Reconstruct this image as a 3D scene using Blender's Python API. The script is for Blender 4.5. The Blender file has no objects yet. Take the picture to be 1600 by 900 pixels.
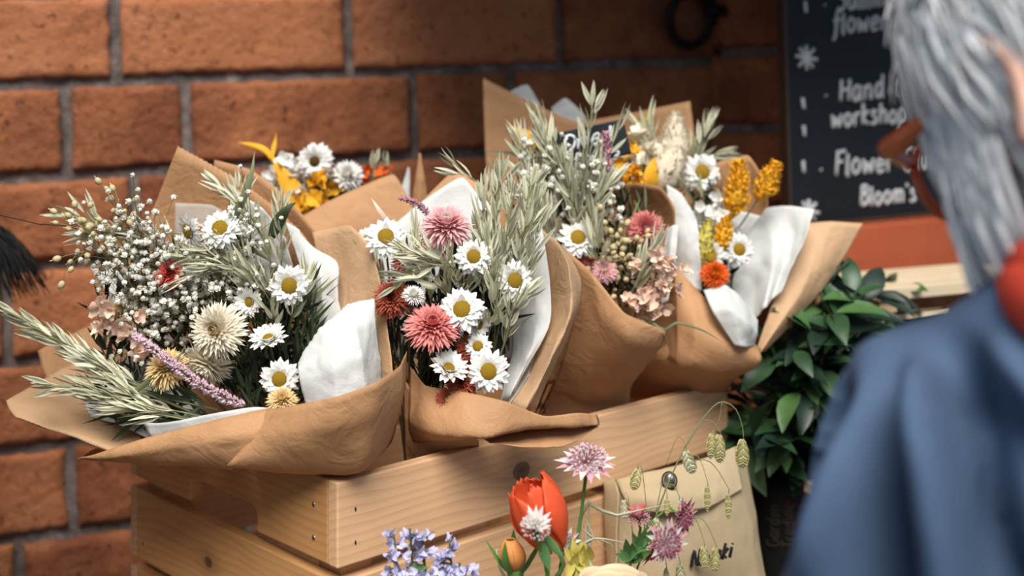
import bpy, bmesh, math, random
from mathutils import Vector, Matrix, noise

C = bpy.context.scene.collection
SC = bpy.context.scene
F, HY, CH = 1964.0, 150.0, 1.45        # focal length in px (1600 wide), horizon row, camera height

# ------------------------------------------------------------------ camera, sky, sun, exposure
cam_data = bpy.data.cameras.new('camera')
cam = bpy.data.objects.new('camera', cam_data); C.objects.link(cam)
cam.location = (0, 0, CH); cam.rotation_euler = (math.pi/2, 0, 0)
cam_data.sensor_width = 36.0; cam_data.lens = F/1600*36.0
cam_data.shift_y = -(450-HY)/1600
cam_data.clip_start = 0.02
cam_data.dof.use_dof = True
cam_data.dof.focus_distance = 0.87
cam_data.dof.aperture_fstop = 4.2
SC.camera = cam

SC.view_settings.view_transform = 'Standard'
SC.view_settings.look = 'None'
SC.view_settings.gamma = 1.0
SC.view_settings.use_curve_mapping = False
SC.view_settings.exposure = 0.12

world = bpy.data.worlds.new('sky'); SC.world = world; world.use_nodes = True
wbg = world.node_tree.nodes['Background']
wbg.inputs['Color'].default_value = (0.62, 0.80, 1.0, 1)
wbg.inputs['Strength'].default_value = 0.60

sun_data = bpy.data.lights.new('sun', 'SUN'); sun = bpy.data.objects.new('sun', sun_data); C.objects.link(sun)
sun_data.energy = 4.9; sun_data.angle = math.radians(36); sun_data.color = (1.0, 0.965, 0.91)
SUN_FROM = Vector((0.02, -0.58, 0.80)).normalized()
sun.rotation_euler = SUN_FROM.to_track_quat('Z', 'Y').to_euler()
sun.location = (-3, -2, 5)

# ------------------------------------------------------------------ helpers
RND = random.Random(11)
V = Vector

def P(px, py, Y):
    return V(((px-800)/F*Y, Y, CH-(py-HY)/F*Y))

def nz(p, s, seed=0.0):
    return noise.noise(V((p[0]*s+seed, p[1]*s-seed*1.7, p[2]*s+seed*0.6)))

class MB:
    def __init__(self): self.v = []; self.f = []; self.m = []
    def add(self, vs, fs, mi=0):
        b = len(self.v); self.v.extend(V(x) for x in vs)
        for f in fs: self.f.append(tuple(i+b for i in f)); self.m.append(mi)
    def grid(self, g, mi=0, flip=False):
        n, m = len(g), len(g[0])
        fs = []
        for i in range(n-1):
            for j in range(m-1):
                q = (i*m+j, i*m+j+1, (i+1)*m+j+1, (i+1)*m+j)
                fs.append(q[::-1] if flip else q)
        self.add([p for r in g for p in r], fs, mi)
    def tube(self, pts, rads, n=5, mi=0, cap=True):
        pts = [V(p) for p in pts]
        if not hasattr(rads, '__len__'): rads = [rads]*len(pts)
        vs = []; up = V((0.123, 0.37, 0.91))
        for i, p in enumerate(pts):
            t = (pts[min(i+1, len(pts)-1)]-pts[max(i-1, 0)])
            if t.length < 1e-9: t = V((0, 0, 1))
            t.normalize()
            a = t.cross(up)
            if a.length < 1e-4: a = t.cross(V((1, 0, 0)))
            a.normalize(); b = t.cross(a)
            for k in range(n):
                c = 2*math.pi*k/n
                vs.append(p+(a*math.cos(c)+b*math.sin(c))*rads[i])
        fs = []
        for i in range(len(pts)-1):
            for k in range(n):
                fs.append((i*n+k, i*n+(k+1) % n, (i+1)*n+(k+1) % n, (i+1)*n+k))
        if cap:
            fs.append(tuple(range(n))[::-1]); fs.append(tuple((len(pts)-1)*n+k for k in range(n)))
        self.add(vs, fs, mi)
    def ell(self, c, r, nu=8, nv=6, mi=0, M=None, fn=None):
        vs = []; c = V(c)
        for j in range(nv+1):
            ph = math.pi*j/nv
            for i in range(nu):
                th = 2*math.pi*i/nu
                p = V((r[0]*math.sin(ph)*math.cos(th), r[1]*math.sin(ph)*math.sin(th), r[2]*math.cos(ph)))
                if fn: p = fn(p)
                if M: p = M @ p
                vs.append(c+p)
        fs = []
        for j in range(nv):
            for i in range(nu):
                fs.append((j*nu+i, (j+1)*nu+i, (j+1)*nu+(i+1) % nu, j*nu+(i+1) % nu))
        self.add(vs, fs, mi)
    def leaf(self, base, d, side, L, W, curl=0.0, cup=0.15, n=4, mi=0, tip=0.02, prof=None):
        """pointed blade from base along d, width along side, curling towards d x side"""
        d = V(d).normalized(); side = V(side); side = (side-d*side.dot(d)).normalized(); nn = side.cross(d)
        g = []
        p = V(base); ang = 0.0
        for i in range(n+1):
            t = i/n
            if prof: w = prof(t)
            else: w = math.sin(math.pi*min(1, 0.12+0.88*t)**0.8)
            w = max(w, tip)*W*0.5
            dd = d*math.cos(ang)+nn*math.sin(ang); nrm = nn*math.cos(ang)-d*math.sin(ang)
            g.append([p-side*w+nrm*w*cup*2, p, p+side*w+nrm*w*cup*2])
            p = p+dd*(L/n); ang += curl/n
        self.grid(g, mi)
    def box(self, lo, hi, mi=0):
        x0, y0, z0 = lo; x1, y1, z1 = hi
        self.add([(x0,y0,z0),(x1,y0,z0),(x1,y1,z0),(x0,y1,z0),(x0,y0,z1),(x1,y0,z1),(x1,y1,z1),(x0,y1,z1)],
                 [(0,3,2,1),(4,5,6,7),(0,1,5,4),(1,2,6,5),(2,3,7,6),(3,0,4,7)], mi)
    def mesh(self, name, mats, origin=(0, 0, 0), smooth=True):
        o = V(origin); me = bpy.data.meshes.new(name)
        me.from_pydata([tuple(p-o) for p in self.v], [], self.f)
        for m in (mats if isinstance(mats, (list, tuple)) else [mats]): me.materials.append(m)
        me.polygons.foreach_set('material_index', self.m)
        me.polygons.foreach_set('use_smooth', [smooth]*len(self.f))
        me.update(); return me
    def build(self, name, mats, parent=None, origin=None, smooth=True):
        """verts are world coordinates; origin is the world point the object sits at"""
        if origin is None:
            origin = WO[parent.name] if parent else V((0, 0, 0))
        o = bpy.data.objects.new(name, self.mesh(name, mats, origin, smooth)); C.objects.link(o)
        base = WO[parent.name] if parent else V((0, 0, 0))
        if parent: o.parent = parent
        o.location = V(origin)-base
        WO[o.name] = V(origin)
        return o

WO = {}     # world origin of un-rotated objects

def tag(o, label, cat, group=None, kind=None):
    o['label'] = label; o['category'] = cat
    if group: o['group'] = group
    if kind: o['kind'] = kind
    return o
def thing(name, label, cat, loc, group=None):
    o = bpy.data.objects.new(name, None); C.objects.link(o); o.location = loc; o.empty_display_size = 0.02
    WO[o.name] = V(loc); return tag(o, label, cat, group)
def struct(o): o['kind'] = 'structure'; return o
def link(name, me, parent, loc=None, M=None):
    o = bpy.data.objects.new(name, me); C.objects.link(o)
    if parent: o.parent = parent
    if M is not None: o.matrix_local = M
    elif loc is not None: o.location = loc
    return o
def bevel(o, w, seg=2):
    m = o.modifiers.new('bevel', 'BEVEL'); m.width = w; m.segments = seg; m.limit_method = 'ANGLE'; return o
def solid(o, t):
    m = o.modifiers.new('solidify', 'SOLIDIFY'); m.thickness = t; m.offset = 0; return o

def cr(pts, n):
    """Catmull-Rom resample to n points, by chord length"""
    pts = [V(p) for p in pts]
    if len(pts) == 1: return [pts[0].copy() for _ in range(n)]
    d = [0.0]
    for a, b in zip(pts, pts[1:]): d.append(d[-1]+max((b-a).length, 1e-6))
    out = []; k = 0
    for i in range(n):
        s = d[-1]*i/(n-1)
        while k < len(pts)-2 and s > d[k+1]: k += 1
        t = (s-d[k])/(d[k+1]-d[k])
        p0 = pts[k-1] if k > 0 else pts[k]*2-pts[k+1]
        p1, p2 = pts[k], pts[k+1]
        p3 = pts[k+2] if k+2 < len(pts) else pts[k+1]*2-pts[k]
        out.append(0.5*((2*p1)+(p2-p0)*t+(2*p0-5*p1+4*p2-p3)*t*t+(3*p1-p0-3*p2+p3)*t**3))
    return out

def lin(pts, n):
    d = [0.0]
    for a, b in zip(pts, pts[1:]): d.append(d[-1]+max((b-a).length, 1e-6))
    out = []; k = 0
    for i in range(n):
        s = d[-1]*i/(n-1)
        while k < len(pts)-2 and s > d[k+1]: k += 1
        out.append(pts[k].lerp(pts[k+1], (s-d[k])/(d[k+1]-d[k])))
    return out
def blend(pts, n, k): return [a.lerp(b, k) for a, b in zip(cr(pts, n), lin(pts, n))]

def sheet(name, parent, mat, rows, wr=0.0012, ws=28, nu=34, nv=26, seed=None, thick=0.0004, pink=0.0, crisp=0.6, vcrisp=None):
    """a sheet of paper lofted through rows of (px, py, depth)"""
    if seed is None: seed = RND.random()*50
    R = [blend([P(*q) for q in r], nu, crisp) for r in rows]
    cols = [blend([R[j][i] for j in range(len(R))], nv, crisp*.6 if vcrisp is None else vcrisp) for i in range(nu)]
    g = [[cols[i][j] for i in range(nu)] for j in range(nv)]
    out = []
    for j in range(nv):
        row = []
        for i in range(nu):
            p = g[j][i]
            tu = g[j][min(i+1, nu-1)]-g[j][max(i-1, 0)]; tv = g[min(j+1, nv-1)][i]-g[max(j-1, 0)][i]
            n = tu.cross(tv); n = n.normalized() if n.length > 1e-12 else V((0, -1, 0))
            a = nz(p, ws, seed); b = abs(nz(p, ws*2.2, seed+9))
            q = p+n*wr*(a*1.1+(0.5-b)*0.9)
            if pink and j == 0 and tv.length > 0: q = q+tv.normalized()*(pink if i % 2 else 0)
            row.append(q)
        out.append(row)
    mb = MB(); mb.grid(out)
    o = mb.build(name, mat, parent)
    solid(o, thick); return o
# ------------------------------------------------------------------ materials
def new_mat(name):
    m = bpy.data.materials.new(name); m.use_nodes = True
    nt = m.node_tree; return m, nt, nt.nodes, nt.links, nt.nodes['Principled BSDF']

def mth(nt, op, a, b=None, c=None):
    n = nt.nodes.new('ShaderNodeMath'); n.operation = op
    for i, x in enumerate((a, b, c)):
        if x is None: continue
        if isinstance(x, (int, float)): n.inputs[i].default_value = x
        else: nt.links.new(x, n.inputs[i])
    return n.outputs[0]

def noise_tex(nt, scale, detail=3, rough=0.6, vec=None, dist=0.0):
    n = nt.nodes.new('ShaderNodeTexNoise'); n.inputs['Scale'].default_value = scale
    n.inputs['Detail'].default_value = detail; n.inputs['Roughness'].default_value = rough
    n.inputs['Distortion'].default_value = dist
    if vec is not None: nt.links.new(vec, n.inputs['Vector'])
    return n.outputs['Fac']

def ramp(nt, fac, stops):
    r = nt.nodes.new('ShaderNodeValToRGB'); e = r.color_ramp.elements
    while len(e) < len(stops): e.new(0.5)
    for k, (p, c) in enumerate(stops):
        e[k].position = p; e[k].color = (*c, 1) if len(c) == 3 else c
    nt.links.new(fac, r.inputs['Fac']); return r.outputs['Color']

def mixc(nt, fac, a, b, mode='MIX'):
    n = nt.nodes.new('ShaderNodeMix'); n.data_type = 'RGBA'; n.blend_type = mode
    for s, x in ((n.inputs[0], fac), (n.inputs[6], a), (n.inputs[7], b)):
        if isinstance(x, (int, float)): s.default_value = x
        elif isinstance(x, tuple): s.default_value = (*x, 1) if len(x) == 3 else x
        else: nt.links.new(x, s)
    return n.outputs[2]

def bump(nt, h, strength, dist, prev=None):
    b = nt.nodes.new('ShaderNodeBump'); b.inputs['Strength'].default_value = strength
    b.inputs['Distance'].default_value = dist; nt.links.new(h, b.inputs['Height'])
    if prev: nt.links.new(prev, b.inputs['Normal'])
    return b.outputs['Normal']

def coord(nt, kind='Object', scale=None):
    t = nt.nodes.new('ShaderNodeTexCoord'); o = t.outputs[kind]
    if scale:
        m = nt.nodes.new('ShaderNodeMapping'); m.inputs['Scale'].default_value = scale
        nt.links.new(o, m.inputs['Vector']); o = m.outputs['Vector']
    return o

def lit(c): return tuple(((x/255)/12.92 if x/255 <= 0.04045 else ((x/255+0.055)/1.055)**2.4) for x in c)

def plain(name, rgb, rough=0.7, var=0.18, scale=60, bmp=0.0, bscale=200, trans=0.0, spec=0.3, metal=0.0, hue=0.0):
    """sRGB 0-255 base, noise-varied; optional bump and thin translucency"""
    m, nt, N, L, b = new_mat(name); c = lit(rgb)
    f = noise_tex(nt, scale, 3, 0.6, coord(nt))
    if hue:
        oi = N.new('ShaderNodeObjectInfo')
        f = mth(nt, 'ADD', f, mth(nt, 'MULTIPLY', mth(nt, 'SUBTRACT', oi.outputs['Random'], 0.5), hue))
    col = ramp(nt, f, [(0.25, tuple(x*(1-var) for x in c)), (0.75, tuple(min(1, x*(1+var)) for x in c))])
    L.new(col, b.inputs['Base Color'])
    b.inputs['Roughness'].default_value = rough; b.inputs['Metallic'].default_value = metal
    b.inputs['Specular IOR Level'].default_value = spec
    if bmp: L.new(bump(nt, noise_tex(nt, bscale, 4, 0.6, coord(nt)), bmp, 0.001), b.inputs['Normal'])
    if trans:
        t = N.new('ShaderNodeBsdfTranslucent'); L.new(col, t.inputs['Color'])
        mx = N.new('ShaderNodeMixShader'); mx.inputs[0].default_value = trans
        L.new(b.outputs[0], mx.inputs[1]); L.new(t.outputs[0], mx.inputs[2])
        L.new(mx.outputs[0], N['Material Output'].inputs['Surface'])
    return m

def kraft(name, rgb, trans=0.12):
    m, nt, N, L, b = new_mat(name); c = lit(rgb); oc = coord(nt)
    f = mth(nt, 'ADD', mth(nt, 'MULTIPLY', noise_tex(nt, 14, 4, 0.6, oc), 0.6), mth(nt, 'MULTIPLY', noise_tex(nt, 900, 2, 0.7, oc), 0.4))
    col = ramp(nt, f, [(0.3, tuple(x*0.80 for x in c)), (0.7, tuple(min(1, x*1.15) for x in c))])
    L.new(col, b.inputs['Base Color']); b.inputs['Roughness'].default_value = 0.62
    b.inputs['Specular IOR Level'].default_value = 0.28
    w = N.new('ShaderNodeTexWave'); w.inputs['Scale'].default_value = 190; w.inputs['Distortion'].default_value = 1.2
    w.bands_direction = 'DIAGONAL'; L.new(oc, w.inputs['Vector'])
    n1 = bump(nt, w.outputs['Fac'], 0.035, 0.0004)
    n2 = bump(nt, noise_tex(nt, 700, 3, 0.7, oc), 0.16, 0.0006, n1)
    n3 = bump(nt, noise_tex(nt, 38, 5, 0.55, oc, 1.2), 0.5, 0.004, n2)
    L.new(n3, b.inputs['Normal'])
    t = N.new('ShaderNodeBsdfTranslucent'); L.new(mixc(nt, 1.0, col, (1.0, 0.72, 0.45), 'MULTIPLY'), t.inputs['Color'])
    mx = N.new('ShaderNodeMixShader'); mx.inputs[0].default_value = trans
    L.new(b.outputs[0], mx.inputs[1]); L.new(t.outputs[0], mx.inputs[2])
    L.new(mx.outputs[0], N['Material Output'].inputs['Surface'])
    return m

def tissue(name, rgb, alpha=1.0, trans=0.35):
    m, nt, N, L, b = new_mat(name); c = lit(rgb); oc = coord(nt)
    col = ramp(nt, noise_tex(nt, 120, 4, 0.7, oc), [(0.3, tuple(x*0.93 for x in c)), (0.7, c)])
    L.new(col, b.inputs['Base Color']); b.inputs['Roughness'].default_value = 0.6
    b.inputs['Specular IOR Level'].default_value = 0.25
    n = bump(nt, noise_tex(nt, 60, 5, 0.6, oc, 1.0), 0.35, 0.003)
    L.new(n, b.inputs['Normal'])
    t = N.new('ShaderNodeBsdfTranslucent'); L.new(col, t.inputs['Color'])
    mx = N.new('ShaderNodeMixShader'); mx.inputs[0].default_value = trans
    L.new(b.outputs[0], mx.inputs[1]); L.new(t.outputs[0], mx.inputs[2])
    out = mx.outputs[0]
    if alpha < 1:
        tr = N.new('ShaderNodeBsdfTransparent'); m2 = N.new('ShaderNodeMixShader'); m2.inputs[0].default_value = alpha
        L.new(tr.outputs[0], m2.inputs[1]); L.new(out, m2.inputs[2]); out = m2.outputs[0]
    L.new(out, N['Material Output'].inputs['Surface'])
    return m

def brick_mat():
    m, nt, N, L, b = new_mat('brick clay'); oc = coord(nt)
    at = N.new('ShaderNodeAttribute'); at.attribute_name = 'tone'
    f = mth(nt, 'ADD', mth(nt, 'MULTIPLY', noise_tex(nt, 16, 5, 0.65, oc), 0.75), mth(nt, 'MULTIPLY', at.outputs['Fac'], 0.30))
    col = ramp(nt, f, [(0.20, lit((136, 80, 54))), (0.45, lit((182, 114, 76))), (0.66, lit((198, 130, 92))), (0.9, lit((206, 146, 116)))])
    pale = ramp(nt, noise_tex(nt, 30, 6, 0.7, oc, 0.6), [(0.62, (0, 0, 0)), (0.78, (1, 1, 1))])
    col = mixc(nt, mth(nt, 'MULTIPLY', pale, 0.30), col, lit((190, 165, 150)))
    pits = ramp(nt, noise_tex(nt, 130, 3, 0.6, oc), [(0.30, (1, 1, 1)), (0.40, (0, 0, 0))])
    col = mixc(nt, mth(nt, 'MULTIPLY', pits, 0.75), col, lit((60, 28, 18)))
    L.new(col, b.inputs['Base Color']); b.inputs['Roughness'].default_value = 0.85; b.inputs['Specular IOR Level'].default_value = 0.15
    n1 = bump(nt, noise_tex(nt, 110, 6, 0.7, oc), 1.0, 0.007)
    n2 = bump(nt, noise_tex(nt, 420, 3, 0.6, oc), 0.4, 0.001, n1)
    L.new(n2, b.inputs['Normal']); return m

def mortar_mat():
    m, nt, N, L, b = new_mat('lime mortar'); oc = coord(nt)
    f = noise_tex(nt, 45, 6, 0.7, oc)
    col = ramp(nt, f, [(0.3, lit((74, 66, 62))), (0.55, lit((124, 110, 104))), (0.75, lit((176, 160, 150)))])
    L.new(col, b.inputs['Base Color']); b.inputs['Roughness'].default_value = 0.9; b.inputs['Specular IOR Level'].default_value = 0.1
    L.new(bump(nt, noise_tex(nt, 240, 5, 0.7, oc), 0.8, 0.003), b.inputs['Normal']); return m

def pine(name, rgb, seed=0.0, knots=(), dark=0.62):
    """grain along local x; knots = (x, z, radius) in local metres"""
    m, nt, N, L, b = new_mat(name); c = lit(rgb)
    oc = coord(nt); sp = N.new('ShaderNodeSeparateXYZ'); L.new(oc, sp.inputs[0])
    x, y, z = sp.outputs
    warp = mth(nt, 'MULTIPLY', mth(nt, 'SUBTRACT', noise_tex(nt, 5.0, 2, 0.5, coord(nt, 'Object', (1.2, 6, 3))), 0.5), 0.026)
    zz = mth(nt, 'ADD', z, warp)
    kmask = None
    for kx, kz, kr in knots:
        dx = mth(nt, 'MULTIPLY', mth(nt, 'SUBTRACT', x, kx), 0.75); dz = mth(nt, 'SUBTRACT', z, kz)
        d = mth(nt, 'SQRT', mth(nt, 'ADD', mth(nt, 'POWER', dx, 2.0), mth(nt, 'POWER', dz, 2.0)))
        fall = mth(nt, 'POWER', 2.718, mth(nt, 'MULTIPLY', mth(nt, 'POWER', mth(nt, 'DIVIDE', d, kr*2.6), 2.0), -1.0))
        sgn = mth(nt, 'SIGN', dz)
        zz = mth(nt, 'ADD', zz, mth(nt, 'MULTIPLY', mth(nt, 'MULTIPLY', fall, sgn), -kr*0.9))
        core = ramp(nt, mth(nt, 'DIVIDE', d, kr), [(0.0, (1, 1, 1)), (0.86, (0.8, 0.8, 0.8)), (0.93, (1, 1, 1)), (1.0, (0, 0, 0))])
        halo = mth(nt, 'MULTIPLY', fall, 0.45)
        k = mth(nt, 'MAXIMUM', core, halo)
        kmask = k if kmask is None else mth(nt, 'MAXIMUM', kmask, k)
    ring = mth(nt, 'FRACT', mth(nt, 'ADD', mth(nt, 'MULTIPLY', zz, 150.0), mth(nt, 'ADD', mth(nt, 'MULTIPLY', y, 60.0), seed)))
    rc = ramp(nt, ring, [(0.0, (0.08,)*3), (0.35, (0.0,)*3), (0.8, (0.55,)*3), (0.94, (1.0,)*3), (1.0, (0.1,)*3)])
    fib = noise_tex(nt, 60, 4, 0.6, coord(nt, 'Object', (0.4, 14, 14)))
    var = ramp(nt, noise_tex(nt, 7, 3, 0.6, coord(nt, 'Object', (1, 4, 4))), [(0.3, (0.86,)*3), (0.7, (1.08,)*3)])
    col = mixc(nt, mth(nt, 'MULTIPLY', rc, 0.42), c, tuple(q*w for q, w in zip(c, (dark, dark*0.82, dark*0.66))))
    col = mixc(nt, 1.0, col, var, 'MULTIPLY')
    col = mixc(nt, mth(nt, 'MULTIPLY', mth(nt, 'SUBTRACT', fib, 0.35), 0.5), col, tuple(q*0.62 for q in c))
    if kmask is not None:
        kc = ramp(nt, noise_tex(nt, 220, 3, 0.6, oc), [(0.3, lit((62, 38, 26))), (0.7, lit((104, 70, 48)))])
        col = mixc(nt, kmask, col, kc)
    L.new(col, b.inputs['Base Color']); b.inputs['Roughness'].default_value = 0.55; b.inputs['Specular IOR Level'].default_value = 0.3
    n1 = bump(nt, fib, 0.12, 0.001); L.new(n1, b.inputs['Normal'])
    return m

M_brick = brick_mat(); M_mortar = mortar_mat()
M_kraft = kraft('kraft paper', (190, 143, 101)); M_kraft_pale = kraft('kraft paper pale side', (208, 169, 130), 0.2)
M_tissue = tissue('white tissue paper', (236, 236, 232)); M_glassine = tissue('glassine paper', (214, 205, 192), 0.72)
M_petal = plain('white papery petal', (244, 242, 236), 0.6, 0.05, 40, trans=0.25)
M_disc = plain('yellow disc floret', (186, 148, 38), 0.8, 0.35, 300, bmp=0.8, bscale=500)
M_disc_dark = plain('brown disc floret', (120, 84, 34), 0.85, 0.35, 300, bmp=0.8, bscale=500)
M_cream = plain('cream bract', (242, 232, 210), 0.55, 0.06, 40, trans=0.2)
M_cream_in = plain('tan bract', (196, 170, 134), 0.6, 0.15, 60)
M_buff = plain('buff yellow bract', (232, 204, 150), 0.55, 0.1, 40, trans=0.2)
M_red = plain('red bract', (204, 84, 74), 0.55, 0.2, 60, trans=0.15); M_red_in = plain('deep red bract', (128, 30, 24), 0.6, 0.2, 60)
M_salmon = plain('salmon bract', (222, 138, 130), 0.55, 0.15, 60, trans=0.15); M_salmon_in = plain('rose bract', (196, 96, 94), 0.6, 0.2, 60)
M_pink = plain('pink bract', (236, 186, 186), 0.55, 0.12, 60, trans=0.2); M_pink_in = plain('pale pink bract', (238, 220, 212), 0.6, 0.1, 60)
M_rust = plain('rust bract', (168, 82, 58), 0.6, 0.2, 60); M_rust_in = plain('brown red bract', (112, 44, 32), 0.6, 0.2, 60)
M_peach = plain('peach bloom', (242, 212, 190), 0.6, 0.12, 60, trans=0.2)
M_orange = plain('orange bract', (222, 98, 30), 0.55, 0.15, 60, trans=0.15); M_orange_in = plain('golden bract', (226, 156, 40), 0.6, 0.15, 60)
M_yellow = plain('golden yellow', (232, 172, 40), 0.65, 0.2, 80, trans=0.15)
M_mauve = plain('mauve statice', (178, 128, 140), 0.75, 0.2, 90); M_pinkspike = plain('dusty pink statice', (212, 180, 190), 0.75, 0.2, 90)
M_oat = plain('oat husk', (194, 192, 162), 0.6, 0.16, 90, trans=0.15, hue=0.5); M_oat_pale = plain('pale oat husk', (218, 214, 188), 0.6, 0.12, 90, trans=0.2, hue=0.4)
M_oat_stem = plain('oat stem', (136, 138, 98), 0.65, 0.15, 90)
M_gyp = plain('gypsophila bloom', (232, 228, 214), 0.7, 0.08, 90, trans=0.15); M_bead = plain('seed bead', (196, 178, 136), 0.6, 0.12, 120)
M_twig = plain('thin brown twig', (98, 88, 56), 0.7, 0.2, 90)
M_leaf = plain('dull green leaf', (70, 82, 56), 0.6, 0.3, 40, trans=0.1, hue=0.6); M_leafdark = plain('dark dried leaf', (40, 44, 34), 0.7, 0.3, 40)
M_blade = plain('dried blade leaf', (126, 130, 94), 0.55, 0.15, 60, trans=0.1)
M_brown = plain('dried brown bloom', (74, 54, 42), 0.8, 0.3, 80)
M_fluff = plain('bunny tail fluff', (222, 208, 182), 0.9, 0.08, 90, trans=0.2)
M_limegreen = plain('yellow green bloom', (186, 172, 82), 0.7, 0.2, 90)
M_steel = plain('screw steel', (170, 170, 168), 0.35, 0.1, 60, metal=1.0); M_iron = plain('blackened iron', (34, 32, 32), 0.55, 0.25, 60, bmp=0.4, bscale=120, metal=0.6)
# ------------------------------------------------------------------ setting: brick wall with a return pier
WA = V((-0.5127, 1.2587, CH)); WU0 = V((0.7508, 0.2403, 0)).normalized()
ROLL = 0.040
WU = (WU0*math.cos(ROLL)+V((0, 0, 1))*math.sin(ROLL)).normalized(); WV = (V((0, 0, 1))*math.cos(ROLL)-WU0*math.sin(ROLL)).normalized()
WN = WU.cross(WV).normalized()
if WN.y > 0: WN = -WN                     # towards the camera

def wallpx(px, py):
    d = P(px, py, 1.0)-V((0, 0, CH)); o = V((0, 0, CH))
    t = (WA-o).dot(WN)/d.dot(WN); q = o+d*t-WA
    return q.dot(WU), q.dot(WV)

def brick_wall(name, origin, U, Vv, N, rows, umin, umax, mort=0.0115, depth=0.012, seed=0):
    """rows = list of (v_low, v_high, [joint u...]); one mesh, bricks in relief over recessed mortar"""
    rr = random.Random(seed); mb = MB(); tones = []
    def to(u, v, d): return origin+U*u+Vv*v+N*d
    vmin = min(r[0] for r in rows); vmax = max(r[1] for r in rows)
    nu, nv = int((umax-umin)/0.012)+2, int((vmax-vmin)/0.012)+2
    g = []
    for j in range(nv):
        row = []
        for i in range(nu):
            u = umin+(umax-umin)*i/(nu-1); v = vmin+(vmax-vmin)*j/(nv-1)
            row.append(to(u, v, -depth+0.003+0.004*nz((u, v, 0), 30, seed)))
        g.append(row)
    mb.grid(g, 1); tones += [0.5]*len(mb.v)
    for (v0, v1, js) in rows:
        for a, c in zip(js, js[1:]):
            a2, c2 = max(a, umin), min(c, umax)
            if c2-a2 < 0.02: continue
            e = mort/2
            x0 = a2+(e if a2 == a else 0)+rr.uniform(-.001, .001); x1 = c2-(e if c2 == c else 0)+rr.uniform(-.001, .001)
            y0, y1 = v0+e+rr.uniform(-.001, .001), v1-e+rr.uniform(-.001, .001)
            nx, ny = max(6, int((x1-x0)/0.004)), max(6, int((y1-y0)/0.004))
            tone = rr.uniform(-0.5, 0.5); lift = rr.uniform(-0.0015, 0.0015); tilt = rr.uniform(-0.01, 0.01)
            gg = []
            for j in range(ny+3):
                row = []
                for i in range(nx+3):
                    ii, jj = min(max(i-1, 0), nx), min(max(j-1, 0), ny)
                    u = x0+(x1-x0)*ii/nx; v = y0+(y1-y0)*jj/ny
                    s = seed*3.1+tone*7
                    du = 0.0024*nz((u, v, 1), 60, s)+0.0014*nz((u, v, 1), 200, s); dv = 0.0024*nz((u, v, 5), 60, s)+0.0014*nz((u, v, 5), 200, s)
                    ed = min(u-x0, x1-u, v-y0, y1-v)
                    rd = 0.0035*max(0, 1-ed/0.006)**2
                    d = lift-rd+0.0022*nz((u, v, 2), 26, s)+0.0014*nz((u, v, 3), 110, s)+tilt*(u-x0)
                    if i in (0, nx+2) or j in (0, ny+2): d = -depth-0.004
                    row.append(to(u+du, v+dv, d))
                gg.append(row)
            n0 = len(mb.v); mb.grid(gg, 0); tones += [tone]*(len(mb.v)-n0)
    o = mb.build(name, [M_brick, M_mortar])
    at = o.data.attributes.new('tone', 'FLOAT', 'POINT'); at.data.foreach_set('value', tones)
    # make the faces look outwards
    me = o.data
    if me.polygons[0].normal.dot(N) < 0: me.flip_normals()
    return struct(o)

vline = [wallpx(0, y)[1] for y in (-150, -8, 133, 280, 422, 570, 708, 850)]
hgt = (vline[1]-vline[-1])/6
UEND = wallpx(1108, 150)[0]
def ju(*pxs): return [wallpx(px, py)[0] for px, py in pxs]
L9 = hgt*2.62
jrows = [ju((60, -70), (430, -70), (800, -70), (1010, -70)),
         ju((181, 60), (546, 45), (876, 35)),
         ju((103, 205), (294, 195), (647, 165), (803, 155)),
         ju((211, 345), (574, 270), (800, 260)),
         ju((10, 490), (300, 470), (640, 420)),
         ju((-40, 640), (330, 620), (690, 560)),
         ju((110, 770), (330, 740), (690, 690)),
         ju((30, 880), (390, 850), (760, 800))]
lows = [-8, 133, 280, 422, 570, 708, 850]
rows = []
vs_ = vline+[vline[-1]-hgt]
for k, js in enumerate(jrows):
    js = list(js)
    while js[0] > -0.55: js.insert(0, js[0]-L9*(1 if k % 2 else .98))
    while js[-1] < UEND-0.16: js.append(js[-1]+L9)
    if js[-1] > UEND-0.03: js.pop()
    js.append(UEND+0.03)
    rows.append((vs_[k+1], vs_[k], js))
for k in range(1, 11):
    off = (k % 2)*L9/2
    js = [-0.9-off+L9*i for i in range(9)]; js = [j for j in js if j < UEND-0.03]+[UEND+0.03]
    v1 = vs_[-1]-hgt*(k-1); rows.append((v1-hgt, v1, js))
for k in range(1, 13):
    off = (k % 2)*L9/2
    js = [-0.9-off+L9*i for i in range(9)]; js = [j for j in js if j < UEND-0.03]+[UEND+0.03]
    v1 = vs_[0]+hgt*k; rows.append((v1-hgt, v1, js))
brick_wall('wall_back', WA, WU, WV, WN, rows, -0.62, UEND+0.02, seed=3)

# the pier that returns towards the viewer on the right, and its front face behind the chalkboard
PC = WA+WU0*UEND*math.cos(ROLL)+V((0, 0, UEND*math.sin(ROLL)))
RU = V((0.62, -0.785, 0)).normalized(); RN = V((-RU.y, RU.x, 0))
if RN.x > 0: RN = -RN
RN = V((RU.y, -RU.x, 0)); RN = RN if RN.x < 0 else -RN
def pier_rows(n_lo, n_hi, umax, first):
    out = []
    v0 = (P(1112, 198, PC.y)-PC).z
    for k in range(n_lo, n_hi):
        js = [-0.01, first[k % 2]]
        while js[-1] < umax: js.append(js[-1]+L9)
        out.append((v0+k*hgt*0.98, v0+(k+1)*hgt*0.98, js))
    return out
brick_wall('wall_return', PC, RU, V((0, 0, 1)), RN, pier_rows(-14, 16, 0.24, (0.30, 0.16)), 0.0, 0.12, seed=8)
PC2 = PC+RU*0.12
FU = V((0.93, 0.37, 0)).normalized(); FN = V((FU.y, -FU.x, 0))
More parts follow.
